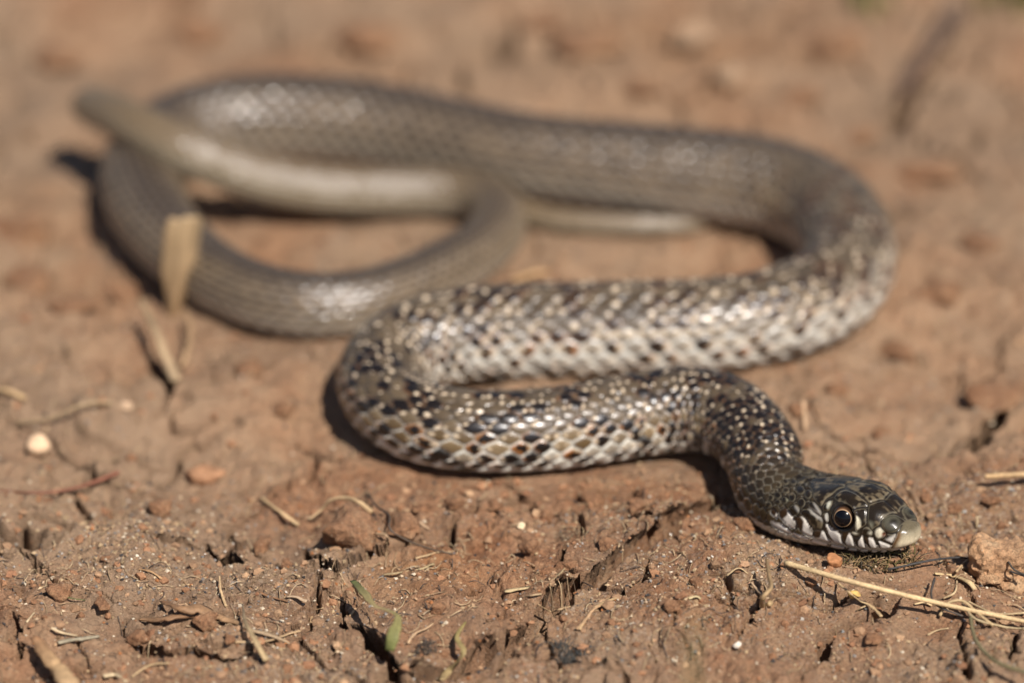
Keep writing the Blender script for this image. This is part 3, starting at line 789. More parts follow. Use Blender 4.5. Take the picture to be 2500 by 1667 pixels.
# brow ridge over the eyes
V = P1.reshape(-1, 3)
tip0 = (SNOUT + np.array([0, 0, 0])); tip0[2] = P1[0, :, 2].mean(); tipN = CEN[-1] + TAN[-1] * 0.01
V = np.vstack([V, tip0, tipN])
ids = np.arange(nr * NV).reshape(nr, NV); nxt = np.roll(ids, -1, 1)
quads = np.stack([ids[:-1], ids[1:], nxt[1:], nxt[:-1]], -1).reshape(-1, 4)
tri = np.vstack([np.stack([np.full(NV, nr * NV), ids[0], nxt[0]], 1), np.stack([np.full(NV, nr * NV + 1), nxt[-1], ids[-1]], 1)])
sme = mesh_from('snake_body', V, quads=quads, tris=tri)
cc = colr.reshape(-1, 3); cc = np.vstack([cc, cc[0], cc[-1]])
set_col(sme, np.clip(cc, 0, 1))
set_val(sme, np.r_[np.interp(SS, [0, 2, 14, 22], [0, .02, .02, .07]).ravel(), 0, .07], 'dull')
set_val(sme, np.r_[np.interp(SS, [0, 2.0, 3.2, 17, 21, 37, 41, 60], [.34, .34, .50, .50, .85, .85, .60, .60]).ravel(), .34, .60], 'gloss')
m = NT('snake_scales'); co = m.coords()
a = m.attr('Col').outputs['Color']
n = m.noise(co, 55, 3, 0.6)
c = m.mix(1.0, a, m.ramp(n, [(0.25, (0.80,) * 3), (0.75, (1.14,) * 3)]), 'MULTIPLY')
rg = m.ramp(m.noise(co, 9, 3), [(0.3, (0.24,) * 3), (0.7, (0.36,) * 3)])
SNAKE_M = m.out(c, m.math('ADD', rg, m.attr('dull').outputs['Fac']), m.bump(n, 0.004, 0.4), m.attr('gloss').outputs['Fac'])
m.l(m.math('MULTIPLY', m.attr('gloss').outputs['Fac'], 0.55), m.b.inputs['Coat Weight']); m.b.inputs['Coat Roughness'].default_value = 0.17
m.b.inputs['Specular Tint'].default_value = (0.90, 0.91, 1.0, 1)
snake = bpy.data.objects.new('snake', None); COL.objects.link(snake)
snake.location = Vector(CEN[nr // 3] * S); snake.empty_display_size = 0.01
snake['label'] = 'slender young snake, brown speckled with black and cream, coiled on cracked earth'
snake['category'] = 'snake'
bpy.context.view_layer.update()
inv = snake.matrix_world.inverted()
body = add('body', sme, SNAKE_M, parent=snake); body.matrix_parent_inverse = inv
# eyes: dark ball, copper ring, round pupil under a clear gloss
def eye_ball(e, ax):
    r = 0.157; c0 = e - ax * 0.093
    nu, nv_ = 60, 48
    z = Vector(ax); x_ = z.orthogonal().normalized(); 
    x_ = np.array(Vector((0, 0, 1)) - z * z.z); x_ /= np.linalg.norm(x_); y_ = np.cross(ax, x_)
    th = np.linspace(0, math.pi, nv_)[1:-1]; ph = np.linspace(0, 2 * math.pi, nu, endpoint=False)
    TH, PH = np.meshgrid(th, ph, indexing='ij')
    rr = r * (1 + 0.03 * np.exp(-(TH / 0.55) ** 2))
    Pp = c0 + (np.sin(TH) * np.cos(PH) * rr)[..., None] * x_ + (np.sin(TH) * np.sin(PH) * rr)[..., None] * y_ + (np.cos(TH) * rr)[..., None] * ax
    V = np.vstack([Pp.reshape(-1, 3), c0 + ax * r * 1.03, c0 - ax * r])
    i_ = np.arange(len(th) * nu).reshape(len(th), nu); n_ = np.roll(i_, -1, 1); k = len(th) * nu
    q = np.stack([i_[:-1], i_[1:], n_[1:], n_[:-1]], -1).reshape(-1, 4)
    t = np.vstack([np.stack([np.full(nu, k), i_[0], n_[0]], 1), np.stack([np.full(nu, k + 1), n_[-1], i_[-1]], 1)])
    me = mesh_from('eye', V, quads=q, tris=t)
    an = np.r_[TH.ravel(), 0, math.pi]; pp = np.r_[PH.ravel(), 0, 0]
    top = np.clip(np.cos(pp - 0.25), 0, 1)
    col = lerp(C(.016, .009, .005), C(.30, .145, .065), (0.0 + 0.38 * top ** 4) * sst(1.05, 0.86, an))
    ringm = sst(0.695, 0.715, an) * sst(0.785, 0.755, an)
    col = lerp(col, C(.50, .33, .20), ringm * (0.65 + 0.3 * top))
    col = lerp(col, C(.003, .003, .005), sst(0.715, 0.685, an))
    set_col(me, col)
    return me
m = NT('snake_eye'); SNEYE = m.out(m.attr('Col').outputs['Color'], 0.2, None, 0.2)
m.b.inputs['Coat Weight'].default_value = 0.35; m.b.inputs['Coat Roughness'].default_value = 0.03
for e, ax in EYES:
    o = add('eye', eye_ball(e, ax), SNEYE, parent=snake); o.matrix_parent_inverse = inv

# ------------------------------------------------------------------ loose things on the ground
rng = np.random.default_rng(7)
STRAW = (.60, .44, .25); DRY = (.50, .345, .195); BARK = (.235, .125, .066); DARKROOT = (.055, .042, .036); GREEN = (.095, .135, .035); PALE = (.60, .46, .29); OLIVE = (.17, .14, .06)
PLANT_M = col_material('dry_plant_fibre', 0.62, 0.35, 34, 0.012, 0.35)
def tube(pts, flat=1.0, cols=None, sides=8, jit=0.12, step=None, seed=0, twist=0.0, groove=0.0):
    """pts rows: x y z radius (cm); a tapering, slightly uneven stem or blade; returns V, Q, T, colours"""
    P = np.array(pts, float)
    L = np.linalg.norm(np.diff(P[:, :3], axis=0), axis=1).sum()
    C_, ss = spline(P, step or max(L / 40, 0.02))
    n = len(C_)
    T_ = np.gradient(C_[:, :3], axis=0); T_ /= np.maximum(np.linalg.norm(T_, axis=1), 1e-9)[:, None]
    up = np.array([0.05, -0.1, 1.0]); sd_ = np.cross(T_, up); sd_ /= np.maximum(np.linalg.norm(sd_, axis=1), 1e-6)[:, None]
    nn = np.cross(sd_, T_)
    a = np.linspace(0, 2 * math.pi, sides, endpoint=False)
    tw = twist * np.linspace(0, 1, n)[:, None]
    cx = np.cos(a)[None] * 1.0; cy = np.sin(a)[None] * flat
    X = cx * np.cos(tw) - cy * np.sin(tw); Y = cx * np.sin(tw) + cy * np.cos(tw)
    rr = C_[:, 3][:, None] * (1 + jit * vn(ss[:, None] * 14 + seed, a[None] * 1.3 + 0 * ss[:, None], None, seed) - groove * (np.cos(3 * a)[None] > 0.5))
    cen = C_[:, :3] + (jit * 0.5 * C_[:, 3] * vn(ss * 6, ss * 0 + seed, None, seed + 1))[:, None] * sd_
    V = cen[:, None, :] + (X * rr)[..., None] * sd_[:, None, :] + (Y * rr)[..., None] * nn[:, None, :]
    V = np.vstack([V.reshape(-1, 3), cen[0], cen[-1]])
    ids = np.arange(n * sides).reshape(n, sides); nx_ = np.roll(ids, -1, 1); k = n * sides
    Q_ = np.stack([ids[:-1], nx_[:-1], nx_[1:], ids[1:]], -1).reshape(-1, 4)
    T3 = np.vstack([np.stack([np.full(sides, k), nx_[0], ids[0]], 1), np.stack([np.full(sides, k + 1), ids[-1], nx_[-1]], 1)])
    c0, c1 = np.array(cols[0]), np.array(cols[-1])
    tt = np.linspace(0, 1, n)[:, None]
    if len(cols) == 3:
        cm = np.array(cols[1]); base = np.where(tt < 0.5, c0 + (cm - c0) * tt * 2, cm + (c1 - cm) * (tt - 0.5) * 2)
    else: base = c0 + (c1 - c0) * tt
    streak = 1 + 0.22 * vn(np.arange(sides)[None] * 1.7 + 0 * tt, ss[:, None] * 5, None, seed + 5) + 0.18 * vn(ss[:, None] * 11, np.arange(sides)[None] * 0.4, None, seed + 6)
    Cc = base[:, None, :] * streak[..., None]
    Cc = np.vstack([Cc.reshape(-1, 3), base[0], base[-1]])
    return V, Q_, T3, Cc
SEED = [0]
def stem(name, pl, r0, r1, cols, label, cat, group=None, flat=1.0, sides=8, jit=0.14, twist=0.0, mat=None, rs=None, zabs=False):
    """pl: (px, py, lift) along the thing"""
    SEED[0] += 1; r0 *= 1.2; r1 *= 1.2
    if not isinstance(cols[0], tuple): cols = (cols, cols)
    pts = []
    for i, q in enumerate(pl):
        lift = q[2] if len(q) > 2 else 0.0
        p = on_ground(q[0], q[1], 0.0)
        f = i / max(1, len(pl) - 1); r = rs[i] if rs else r0 + (r1 - r0) * f
        if zabs: p = at(q[0], q[1], lift)
        elif lift:                     # raise it, keep where it shows
            p = at(q[0], q[1], gh(p[0], p[1]) + lift)
        pts.append([p[0], p[1], p[2] + r * min(flat, 1) * 0.5, r])
    V, Q_, T_, Cc = tube(pts, flat, cols, sides, jit, None, SEED[0], twist)
    me = mesh_from(name, V, quads=Q_, tris=T_); set_col(me, Cc)
    o = add(name, me, mat or PLANT_M, label=label, cat=cat, group=group)
    return place(o, [pts[0][0], pts[0][1], pts[0][2]])
_ico = {}
def ico(sub):
    if sub not in _ico:
        bm = bmesh.new(); bmesh.ops.create_icosphere(bm, subdivisions=sub, radius=1.0)
        bm.verts.index_update()
        _ico[sub] = (np.array([v.co[:] for v in bm.verts]), np.array([[v.index for v in f.verts] for f in bm.faces])); bm.free()
    return _ico[sub]
CLOD_M = soil_material('soil_clod', False, (1.0, 1.02, 1.02))
STONE_M = col_material('stone', 0.75, 0.3, 22, 0.02, 0.30)
STONE_S = soil_material('crusted_stone', False, (1.9, 2.25, 2.4))
def lump(name, px, py, r, label, cat, group=None, sub=4, rough=0.35, sink=0.35, mat=None, col=None, rot=0.0):
    """an uneven clod or pebble, r = (rx, ry, rz) in cm, centred where the photograph shows it"""
    SEED[0] += 1; sd_ = SEED[0]
    v, t = ico(sub)
    if rough > 0.11:                    # broken clay: flat facets before the fine relief
        g_ = np.random.default_rng(sd_ + 100); nn_ = g_.normal(size=(11, 3)); nn_ /= np.linalg.norm(nn_, axis=1)[:, None]
        for n_ in nn_:
            over = np.maximum(v @ n_ - g_.uniform(.55, .82), 0); v = v - over[:, None] * n_ * .92
        v = v * 1.15
    d = rough * vn(v[:, 0] * 1.3 + sd_, v[:, 1] * 1.3, v[:, 2] * 1.3, sd_) + rough * 0.55 * np.abs(vn(v[:, 0] * 3.1, v[:, 1] * 3.1 + sd_, v[:, 2] * 3.1, sd_ + 1)) + rough * 0.28 * vn(v[:, 0] * 7, v[:, 1] * 7, v[:, 2] * 7 + sd_, sd_ + 2) + rough * 0.14 * vn(v[:, 0] * 16, v[:, 1] * 16, v[:, 2] * 16, sd_ + 3)
    q = v * (1 + d)[:, None] * np.array(r)
    c, s_ = math.cos(rot), math.sin(rot)
    q = np.stack([q[:, 0] * c - q[:, 1] * s_, q[:, 0] * s_ + q[:, 1] * c, q[:, 2]], 1)
    g = on_ground(px, py, r[2] * (1 - sink))
    me = mesh_from(name, q + g, tris=t)
    if col is not None: set_col(me, np.tile(np.array(col), (len(q), 1)) * (1 + 0.25 * vn(v[:, 0] * 2.2, v[:, 1] * 2.2, v[:, 2] * 2.2, sd_ + 9))[:, None])
    o = add(name, me, mat or (STONE_M if col is not None else CLOD_M), label=label, cat=cat, group=group)
    return place(o, [g[0], g[1], g[2] - r[2] * (1 - sink)])
def c5(x, y, l=0.0): return (700 + x * .34, 1150 + y * .34, l)
def c4(x, y, l=0.0): return (x * .3827, 1150 + y * .3827, l)
def c6(x, y, l=0.0): return (1400 + x * .4677, 1250 + y * .4677, l)

# ---- clods and stones
lump('soil_clod', 853, 1298, (.36, .30, .24), 'knobbly red-brown clod under the arched pale root', 'clod', rough=.30, sink=.45)
lump('soil_clod', 985, 1290, (.27, .24, .17), 'low red-brown clod behind the thin dark rootlet', 'clod', rough=.32, sink=.5)
lump('soil_clod', 1819, 1281, (.115, .10, .10), 'small pitted red clod beside the snake\'s jaw', 'clod', sub=4, rough=.5, sink=.3)
lump('soil_clod', 1858, 1278, (.125, .12, .095), 'dark red clod touching the snake\'s neck', 'clod', sub=4, rough=.5, sink=.3)
lump('soil_clod', 1775, 1294, (.085, .08, .075), 'rounded red-brown crumb left of the two jaw clods', 'clod', sub=4, rough=.5, sink=.35)
lump('pebble', 2040, 1377, (.10, .085, .085), 'smooth orange-brown pebble lying under the snake\'s chin', 'pebble', sub=3, rough=.18, sink=.2, col=(.42, .19, .085))
lump('pale_stone', 2458, 1388, (.36, .32, .29), 'rough cream stone with dark rootlets across it', 'stone', sub=5, rough=.42, sink=.42, mat=STONE_S)
lump('pebble', 92, 1086, (.155, .145, .15), 'round pale peach pebble alone on smooth dusty soil', 'pebble', sub=3, rough=.10, sink=.22, col=(.68, .47, .31))
lump('pebble', 306, 992, (.09, .08, .08), 'pale bead-like pebble at the end of the pale root', 'pebble', sub=3, rough=.12, sink=.3, col=(.48, .33, .22))
lump('pebble', 505, 1158, (.22, .17, .12), 'half-buried orange pebble behind the small red crumb', 'pebble', sub=3, rough=.25, sink=.62, col=(.36, .19, .105))
lump('soil_clod', 391, 1236, (.13, .11, .11), 'small dark red crumb standing on grey sand', 'clod', sub=3, rough=.3, sink=.25)
lump('pebble', 1272, 1284, (.055, .045, .045), 'tiny bright cream pebble on the middle slab', 'pebble', sub=3, rough=.15, sink=.2, col=(.78, .62, .42))
lump('pebble', 1800, 1574, (.05, .045, .04), 'tiny white pebble on the edge of a short crack', 'pebble', sub=3, rough=.15, sink=.2, col=(.72, .64, .55))
lump('seed', 2085, 1452, (.075, .05, .05), 'small yellow seed husk below the long straw', 'seed', sub=3, rough=.12, sink=.1, col=(.55, .36, .12))
lump('pebble', 1685, 90, (.34, .30, .26), 'pale blurred pebble beside the orange patch behind the snake', 'pebble', sub=3, rough=.15, sink=.5, col=(.30, .20, .13))
lump('pebble', 1780, 195, (.25, .24, .20), 'tan blurred pebble in front of the orange patch', 'pebble', sub=3, rough=.15, sink=.5, col=(.36, .24, .155))
lump('soil_clod', 1070, 1487, (.10, .07, .08), 'upright lump of clay on the flaking slab', 'clod', sub=3, rough=.3, sink=.25)
lump('soil_clod', 338, 1560, (.12, .09, .08), 'crumbly tan clod in front of the torn bark', 'clod', sub=3, rough=.35, sink=.3)
lump('soil_clod', 500, 1515, (.16, .12, .10), 'crumbly orange clod against the torn bark', 'clod', sub=3, rough=.35, sink=.3)
lump('soil_clod', 2440, 965, (.55, .40, .16), 'broad blurred clod beyond the open crack', 'clod', sub=3, rough=.25, sink=.75)
CL = 'loose red-brown clod on the slab between the coils and the long crack'
for px, py, r in ((1450, 1215, .13), (1210, 1235, .10), (1330, 1260, .09), (1480, 1330, .12), (1620, 1290, .14), (1560, 1235, .11), (640, 1330, .11), (560, 1560, .08), (150, 1440, .13), (250, 1475, .09), (1030, 1240, .09), (700, 1380, .08),
                  (2330, 1240, .10), (2260, 1215, .08), (1980, 1420, .07), (1700, 1420, .08), (1640, 1480, .08), (2130, 1560, .09), (1390, 1380, .12), (1290, 1345, .10), (1110, 1230, .11), (2420, 1220, .09)):
    lab, grp = (CL, 'loose clods on the slabs') if 1000 < px < 1700 else (('loose brown clod on the sandy soil around the torn bark', 'loose clods by the bark') if px < 1000 else ('loose brown clod on the gritty soil around the long straw and the snake\'s snout', 'loose clods by the straw'))
    lump('soil_clod', px, py, (r * rng.uniform(.8, 1.25), r, r * rng.uniform(.6, .95)), lab, 'clod', grp, sub=3, rough=.34, sink=.35, rot=rng.uniform(0, 3))
CB = 'blurred brown clod lying on the dusty ground behind the coils'
for px, py, r in ((1420, 110, .45), (1330, 60, .35), (2030, 110, .35), (1560, 220, .25), (2100, 330, .22), (2280, 420, .30), (1950, 240, .28), (900, 90, .4), (500, 80, .35), (140, 150, .4), (2400, 600, .3), (2290, 720, .28), (2200, 860, .22), (60, 560, .35), (80, 680, .3), (180, 760, .28), (300, 720, .25), (600, 900, .2), (690, 1000, .16), (1950, 1000, .12), (2050, 950, .16), (2150, 1050, .12)):
    lump('soil_clod', px, py, (r * rng.uniform(.9, 1.4), r, r * rng.uniform(.35, .6)), CB if py < 450 else 'blurred brown clod beside the coils, half sunk in the soil', 'clod', 'clods behind the coils' if py < 450 else 'clods beside the coils', sub=3, rough=.3, sink=.5, rot=rng.uniform(0, 3))

# ---- stems, blades, roots
stem('straw', [(1916, 1376, .10), (2101, 1428, .17), (2290, 1474, .16), (2400, 1498, .12), (2530, 1524, .08)], .029, .022, (STRAW, (.56, .40, .22)), 'long straight straw stem lying under the snake\'s chin', 'straw', jit=.07)
stem('bent_grass', [c5(475, 785, .24), c5(560, 880, .32), c5(630, 965, .34), c5(705, 990, .38), c5(790, 1030, .44), c5(795, 1075, .42), c5(762, 1180, .34), c5(735, 1290, .18)], 0, 0, ((.085, .105, .035), (.33, .25, .12), (.15, .165, .05)), 'kinked green and tan grass blade over a deep crack', 'grass blade', flat=.16, sides=10, rs=[.035, .055, .03, .026, .028, .045, .078, .05], zabs=True)
stem('dry_grass', [c5(1285, 1080, .05), c5(1222, 1190, .10), c5(1270, 1300, .16), c5(1165, 1430, .10), c5(1110, 1500, .03)], 0, 0, ((.24, .19, .07), (.33, .235, .12)), 'curled olive-brown dry blade at the end of a ridge', 'dry blade', flat=.25, sides=10, rs=[.014, .03, .038, .05, .03])
stem('root', [c5(165, 348, .05), c5(245, 285, .16), c5(320, 212, .26), c5(430, 198, .30), c5(520, 232, .26), c5(610, 300, .10)], .015, .028, ((.50, .34, .20), DRY), 'pale root arching over the knobbly clod', 'root')
stem('rootlet', [c5(578, 150, .06), c5(640, 250, .10), c5(735, 320, .16), c5(742, 420, .14), c5(850, 490, .08), c5(1000, 550, .05), c5(1190, 597, .02)], .013, .009, (DARKROOT, (.12, .085, .06)), 'thin dark angular rootlet crossing the low clod', 'rootlet')
stem('rootlet', [c5(640, 450, .05), c5(720, 470, .06), c5(715, 560, .05), c5(710, 690, .02)], .016, .012, (.33, .22, .135), 'tan hooked rootlet in front of the knobbly clod', 'rootlet')
stem('bark_strip', [c4(1035, 830, .06), c4(1150, 875, .10), c4(1280, 895, .12), c4(1400, 930, .10), c4(1560, 985, .04)], 0, 0, (BARK, (.33, .20, .11)), 'torn strip of red-brown bark on damp soil', 'bark', flat=.45, jit=.45, rs=[.03, .06, .08, .06, .02])
stem('bark_strip', [c4(890, 945, .05), c4(1000, 950, .07), c4(1100, 935, .08), c4(1230, 925, .05)], 0, 0, ((.34, .20, .11), BARK), 'short frayed bark strip under the longer torn strip', 'bark', flat=.4, jit=.4, rs=[.02, .05, .05, .02])
stem('dead_stalk', [c4(225, 1065, .20), c4(290, 1175, .22), c4(370, 1280, .20), c4(450, 1370, .16), c4(560, 1450, .1)], 0, 0, (BARK, (.40, .26, .14), (.42, .28, .16)), 'thick brown split stalk leaning out over the near soil', 'stalk', flat=.55, jit=.3, sides=12, rs=[.055, .085, .10, .11, .09])
stem('dry_twig', [c4(1548, 850, .16), c4(1566, 960, .20), c4(1620, 1070, .18), c4(1700, 1210, .06)], 0, 0, ((.17, .13, .09), (.46, .33, .18)), 'short dry stem widening towards its foot, beside the torn bark', 'dry stem', flat=.6, rs=[.010, .024, .034, .040])
stem('dead_twig', [c6(1010, 250, .30), c6(1022, 340, .26), c6(1030, 400, .20), c6(990, 450, .12), c6(990, 500, .08), c6(1030, 480, .04)], .020, .030, ((.20, .13, .07), (.42, .29, .155)), 'curled upright dead stem in front of the long straw', 'dead stem')
LB = [  # (points, r0, r1, colours, label)
    ([c4(1660, 165, .05), c4(1780, 255, .08), c4(1905, 345, .02)], .016, .026, DRY, 'bent straw bit left of the knobbly clod'),
    ([c4(1400, 668, .10), c4(1408, 760, .12), c4(1442, 862, .03)], .010, .016, DRY, 'upright straw thread on the patch of coarse sand'),
    ([c4(1590, 745, .04), c4(1700, 790, .06), c4(1835, 832, .02)], .018, .010, BARK, 'brown twig bit on the patch of coarse sand'),
    ([c4(1450, 938, .04), c4(1580, 1005, .07), c4(1750, 1052, .08), c4(1885, 1122, .02)], .030, .018, (.38, .27, .17), 'dry root running down from the torn bark'),
    ([c4(1500, 1090, .03), c4(1690, 1085, .05), c4(1835, 1040, .06), c4(1970, 990, .05), c4(1995, 900, .07), c4(2060, 872, .03)], .018, .014, (.45, .31, .18), 'long looping pale rootlet right of the torn bark'),
    ([c4(328, 1000, .06), c4(400, 1030, .07), c4(490, 1050, .03)], .020, .014, PALE, 'short cream straw bit beside the split stalk'),
    ([c4(370, 1098, .05), c4(500, 1072, .06), c4(625, 1052, .03)], .032, .024, (.33, .28, .20), 'grey weathered straw lying by the crumbly tan clod'),
    ([c4(880, 625, .04), c4(960, 640, .05), c4(1035, 685, .02)], .012, .018, (.42, .25, .13), 'small curled bark shaving on reddish soil'),
    ([c4(380, 785, .04), c4(450, 808, .06), c4(545, 822, .02)], .012, .007, (.10, .11, .035), 'thin dark green grass thread on sandy soil'),
    ([c4(840, 1312, .03), c4(950, 1240, .05), c4(1080, 1225, .02)], .012, .018, DRY, 'thin straw at the foot of the layered ridge'),
    ([c4(170, 962, .03), c4(220, 900, .05)], .014, .008, PALE, 'short pale splinter above the split stalk'),
    ([c4(500, 340, .05), c4(580, 325, .08), c4(640, 365, .03)], .014, .020, (.48, .33, .20), 'little hooked straw bit beside grey grit'),
    ([c4(660, 1310, .06), c4(740, 1300, .06), c4(800, 1345, .03)], .030, .022, PALE, 'broad pale husk at the foot of the split stalk'),
    ([c5(912, 338, .05), c5(965, 375, .06), c5(1022, 418, .02)], .014, .020, (.50, .34, .22), 'stubby straw bit right of the low clod'),
    ([c5(925, 625, .04), c5(1020, 600, .07), c5(1095, 580, .03)], .014, .012, DRY, 'forked pale rootlet at the edge of the ochre powder'),
    ([c5(690, 745, .03), c5(810, 728, .05), c5(970, 698, .06), c5(1055, 665, .03)], .012, .016, (.40, .30, .17), 'rootlet lying along the ochre powder'),
    ([c5(1565, 865, .05), c5(1750, 835, .07), c5(1900, 790, .06), c5(1960, 740, .04), c5(2005, 688, .02)], .026, .008, (.46, .35, .20), 'flat tapering straw on the middle slab'),
    ([c5(978, 1032, .03), c5(1010, 1005, .05), c5(1068, 985, .02)], .012, .010, (.36, .26, .17), 'curled thread beside the upright clay lump'),
    ([c5(868, 1235, .04), c5(920, 1165, .07), c5(1000, 1130, .05), c5(1052, 1092, .02)], .016, .010, (.45, .30, .18), 'branching pale rootlet right of the kinked blade'),
    ([c5(1690, 905, .03), c5(1760, 890, .05), c5(1830, 880, .02)], .012, .012, (.42, .30, .18), 'short wavy fibre below the flat tapering straw'),
    ([c5(1808, 958, .03), c5(1900, 1008, .04), c5(1960, 990, .05), c5(2050, 968, .02)], .012, .012, (.48, .33, .19), 'straw thread bridging the long crack'),
    ([c5(2085, 1135, .03), c5(2150, 1060, .05), c5(2200, 995, .06), c5(2360, 915, .02)], .020, .016, (.46, .29, .165), 'orange-tan rootlet on the right bank of the long crack'),
    ([c5(402, 1105, .03), c5(450, 1045, .05), c5(490, 985, .03)], .012, .012, (.43, .28, .15), 'tan thread left of the kinked blade'),
    ([c5(500, 905, .08), c5(520, 960, .10), c5(575, 1000, .12), c5(650, 1120, .02)], .008, .007, (.30, .18, .10), 'wiry brown thread curling under the kinked blade'),
    ([c5(2038, 738, .04), c5(2110, 785, .06), c5(2195, 828, .02)], .010, .008, DARKROOT, 'thin black rootlet over the long crack'),
    ([c5(60, 658, .05), c5(110, 730, .08), c5(160, 800, .02)], .012, .012, (.45, .33, .2), 'leaning straw thread left of the kinked blade'),
    ([c5(0, 900, .03), c5(70, 905, .05), c5(145, 935, .02)], .014, .022, (.46, .33, .22), 'curled leaf shaving beside coarse sand'),
    ([c6(928, 365, .03), c6(965, 410, .05), c6(1012, 452, .03)], .012, .022, (.36, .25, .16), 'brown leaf sliver beside the curled dead stem'),
    ([c6(800, 330, .03), c6(860, 292, .06), c6(910, 318, .02)], .012, .010, (.52, .38, .22), 'small bent straw on the far bank of the slab'),
    ([c6(1380, 368, .04), c6(1440, 420, .06), c6(1500, 465, .08), c6(1560, 495, .05), c6(1605, 545, .02)], .014, .018, (.48, .34, .19), 'knotty rootlet with a seed below the long straw'),
    ([c6(1478, 512, .02), c6(1520, 490, .05), c6(1560, 478, .03)], .010, .010, (.52, .38, .22), 'side twig of pale fibre on bare soil'),
    ([c6(30, 612, .03), c6(70, 555, .05), c6(120, 490, .06), c6(235, 445, .03)], .016, .020, (.43, .29, .16), 'tan rootlet on the near slab right of the long crack'),
    ([c6(1888, 320, .06), c6(1980, 335, .10), c6(2060, 362, .10), c6(2098, 402, .03)], .020, .034, (.52, .38, .21), 'split straw end left of the cream stone'),
    ([c6(1780, 480, .03), c6(1830, 470, .06), c6(1870, 485, .03)], .014, .014, (.54, .39, .22), 'small straw hook touching the long straw'),
    ([c6(600, 450, .02), c6(640, 440, .05), c6(665, 455, .02)], .018, .014, (.44, .35, .2), 'flat pale husk on the near slab'),
    ([c6(1850, 640, .02), c6(1900, 615, .04), c6(1960, 605, .03)], .012, .010, (.47, .34, .2), 'pale thread on sandy soil below the root tangle'),
]
for pl, r0, r1, cols, lab in LB:
    pl = [(q[0], q[1], q[2] * .6) for q in pl]
    nm = 'rootlet' if 'root' in lab else ('straw_bit' if 'straw' in lab else 'dry_fibre')
    stem(nm, pl, r0, r1, cols, lab, 'rootlet' if nm == 'rootlet' else ('straw' if nm == 'straw_bit' else 'plant fibre'), sides=7, jit=.38, flat=.5)
RT = [
    ([c6(1640, 300, .05), c6(1760, 275, .10), c6(1900, 248, .16), c6(2050, 240, .18), c6(2200, 285, .22), c6(2360, 335, .3)], .012, .010, (.06, .055, .055), 'dark wiry rootlet running from the moss to the cream stone'),
    ([c6(2000, 312, .05), c6(2055, 255, .14), c6(2150, 213, .18), c6(2245, 240, .10)], .016, .012, DRY, 'tan looped rootlet above the split straw end'),
    ([c6(1885, 345, .10), c6(1868, 430, .14), c6(1900, 490, .12), c6(2035, 545, .05)], .012, .010, (.06, .05, .045), 'dark hooked rootlet crossing the long straw'),
    ([c6(1912, 542, .03), c6(1950, 480, .12), c6(2030, 465, .16), c6(2110, 530, .12), c6(2190, 595, .03)], .016, .018, (.50, .36, .20), 'pale arching rootlet over the end of the straw'),
    ([c6(2030, 480, .10), c6(2100, 560, .12), c6(2250, 600, .10), c6(2370, 612, .06)], .014, .012, (.42, .32, .19), 'wavy rootlet below the end of the straw'),
    ([c6(2070, 540, .12), c6(2100, 670, .18), c6(2200, 780, .22), c6(2360, 840, .25)], .018, .022, (.19, .16, .085), 'long olive root trailing towards the near corner'),
    ([c6(2060, 468, .08), c6(2200, 530, .08), c6(2360, 528, .06)], .012, .012, (.46, .34, .2), 'straight rootlet beside the end of the straw'),
    ([c6(1930, 452, .02), c6(1990, 420, .06), c6(2000, 362, .03)], .012, .012, (.5, .37, .22), 'short curved straw thread left of the cream stone'),
    ([c6(2270, 260, .40), c6(2300, 300, .36), c6(2360, 330, .30)], .012, .010, (.07, .06, .05), 'black rootlet lying across the top of the cream stone'),
    ([c6(2020, 290, .05), c6(2060, 300, .12), c6(2095, 325, .03)], .016, .014, (.44, .33, .22), 'stub of pale root by the looped rootlet')]
for pl, r0, r1, cols, lab in RT: stem('rootlet', pl, r0, r1, cols, lab, 'rootlet', sides=6, jit=.25)
# farther, blurred
stem('straw_bit', [(2405, 1166, .14), (2450, 1163, .16), (2530, 1160, .14)], .030, .030, (.55, .36, .19), 'orange straw end jutting in behind the cream stone', 'straw')
stem('straw_bit', [(2384, 1288, 0), (2386, 1262, .08)], .012, .016, PALE, 'tiny straw splinter standing upright behind the snake\'s snout', 'straw')
stem('straw_bit', [(-20, 955, .05), (20, 958, .08), (60, 975, .03)], .035, .028, (.56, .38, .21), 'blurred orange straw end near the pale peach pebble', 'straw')
stem('root', [(40, 1032, .03), (120, 1022, .06), (200, 990, .08), (255, 984, .06), (300, 995, .04)], .014, .020, (.38, .27, .16), 'pale wavy root leading to the bead-like pebble', 'root')
stem('twig', [(-20, 1196, .03), (70, 1204, .04), (150, 1200, .05), (220, 1182, .07), (290, 1155, .03)], .014, .024, ((.20, .095, .06), (.23, .09, .055)), 'thin red-brown twig on smooth dusty soil', 'twig')
stem('dry_stalk', [(345, 735, .50), (375, 800, .45), (400, 860, .32), (430, 935, .06)], .045, .07, ((.30, .20, .115), (.38, .27, .165)), 'blurred tan stalk leaning beside a dark hole', 'stalk', flat=.6)
stem('dry_stalk', [(455, 770, .25), (465, 830, .25), (445, 900, .08)], .03, .04, (.36, .23, .13), 'blurred orange stalk below the upright leaf', 'stalk')
stem('straw_bit', [(1255, 690, .05), (1300, 672, .08), (1340, 668, .05)], .05, .03, (.45, .28, .145), 'blurred orange straw between the two coils', 'straw')
stem('straw_bit', [(1760, 560, .05), (1785, 535, .3)], .03, .02, (.30, .18, .09), 'blurred brown splinter behind the tail tip', 'straw')
stem('dry_stalk', [(1960, 985, .02), (1965, 1050, .03)], .03, .02, (.52, .34, .21), 'blurred pale sliver behind the snake\'s neck', 'stalk')
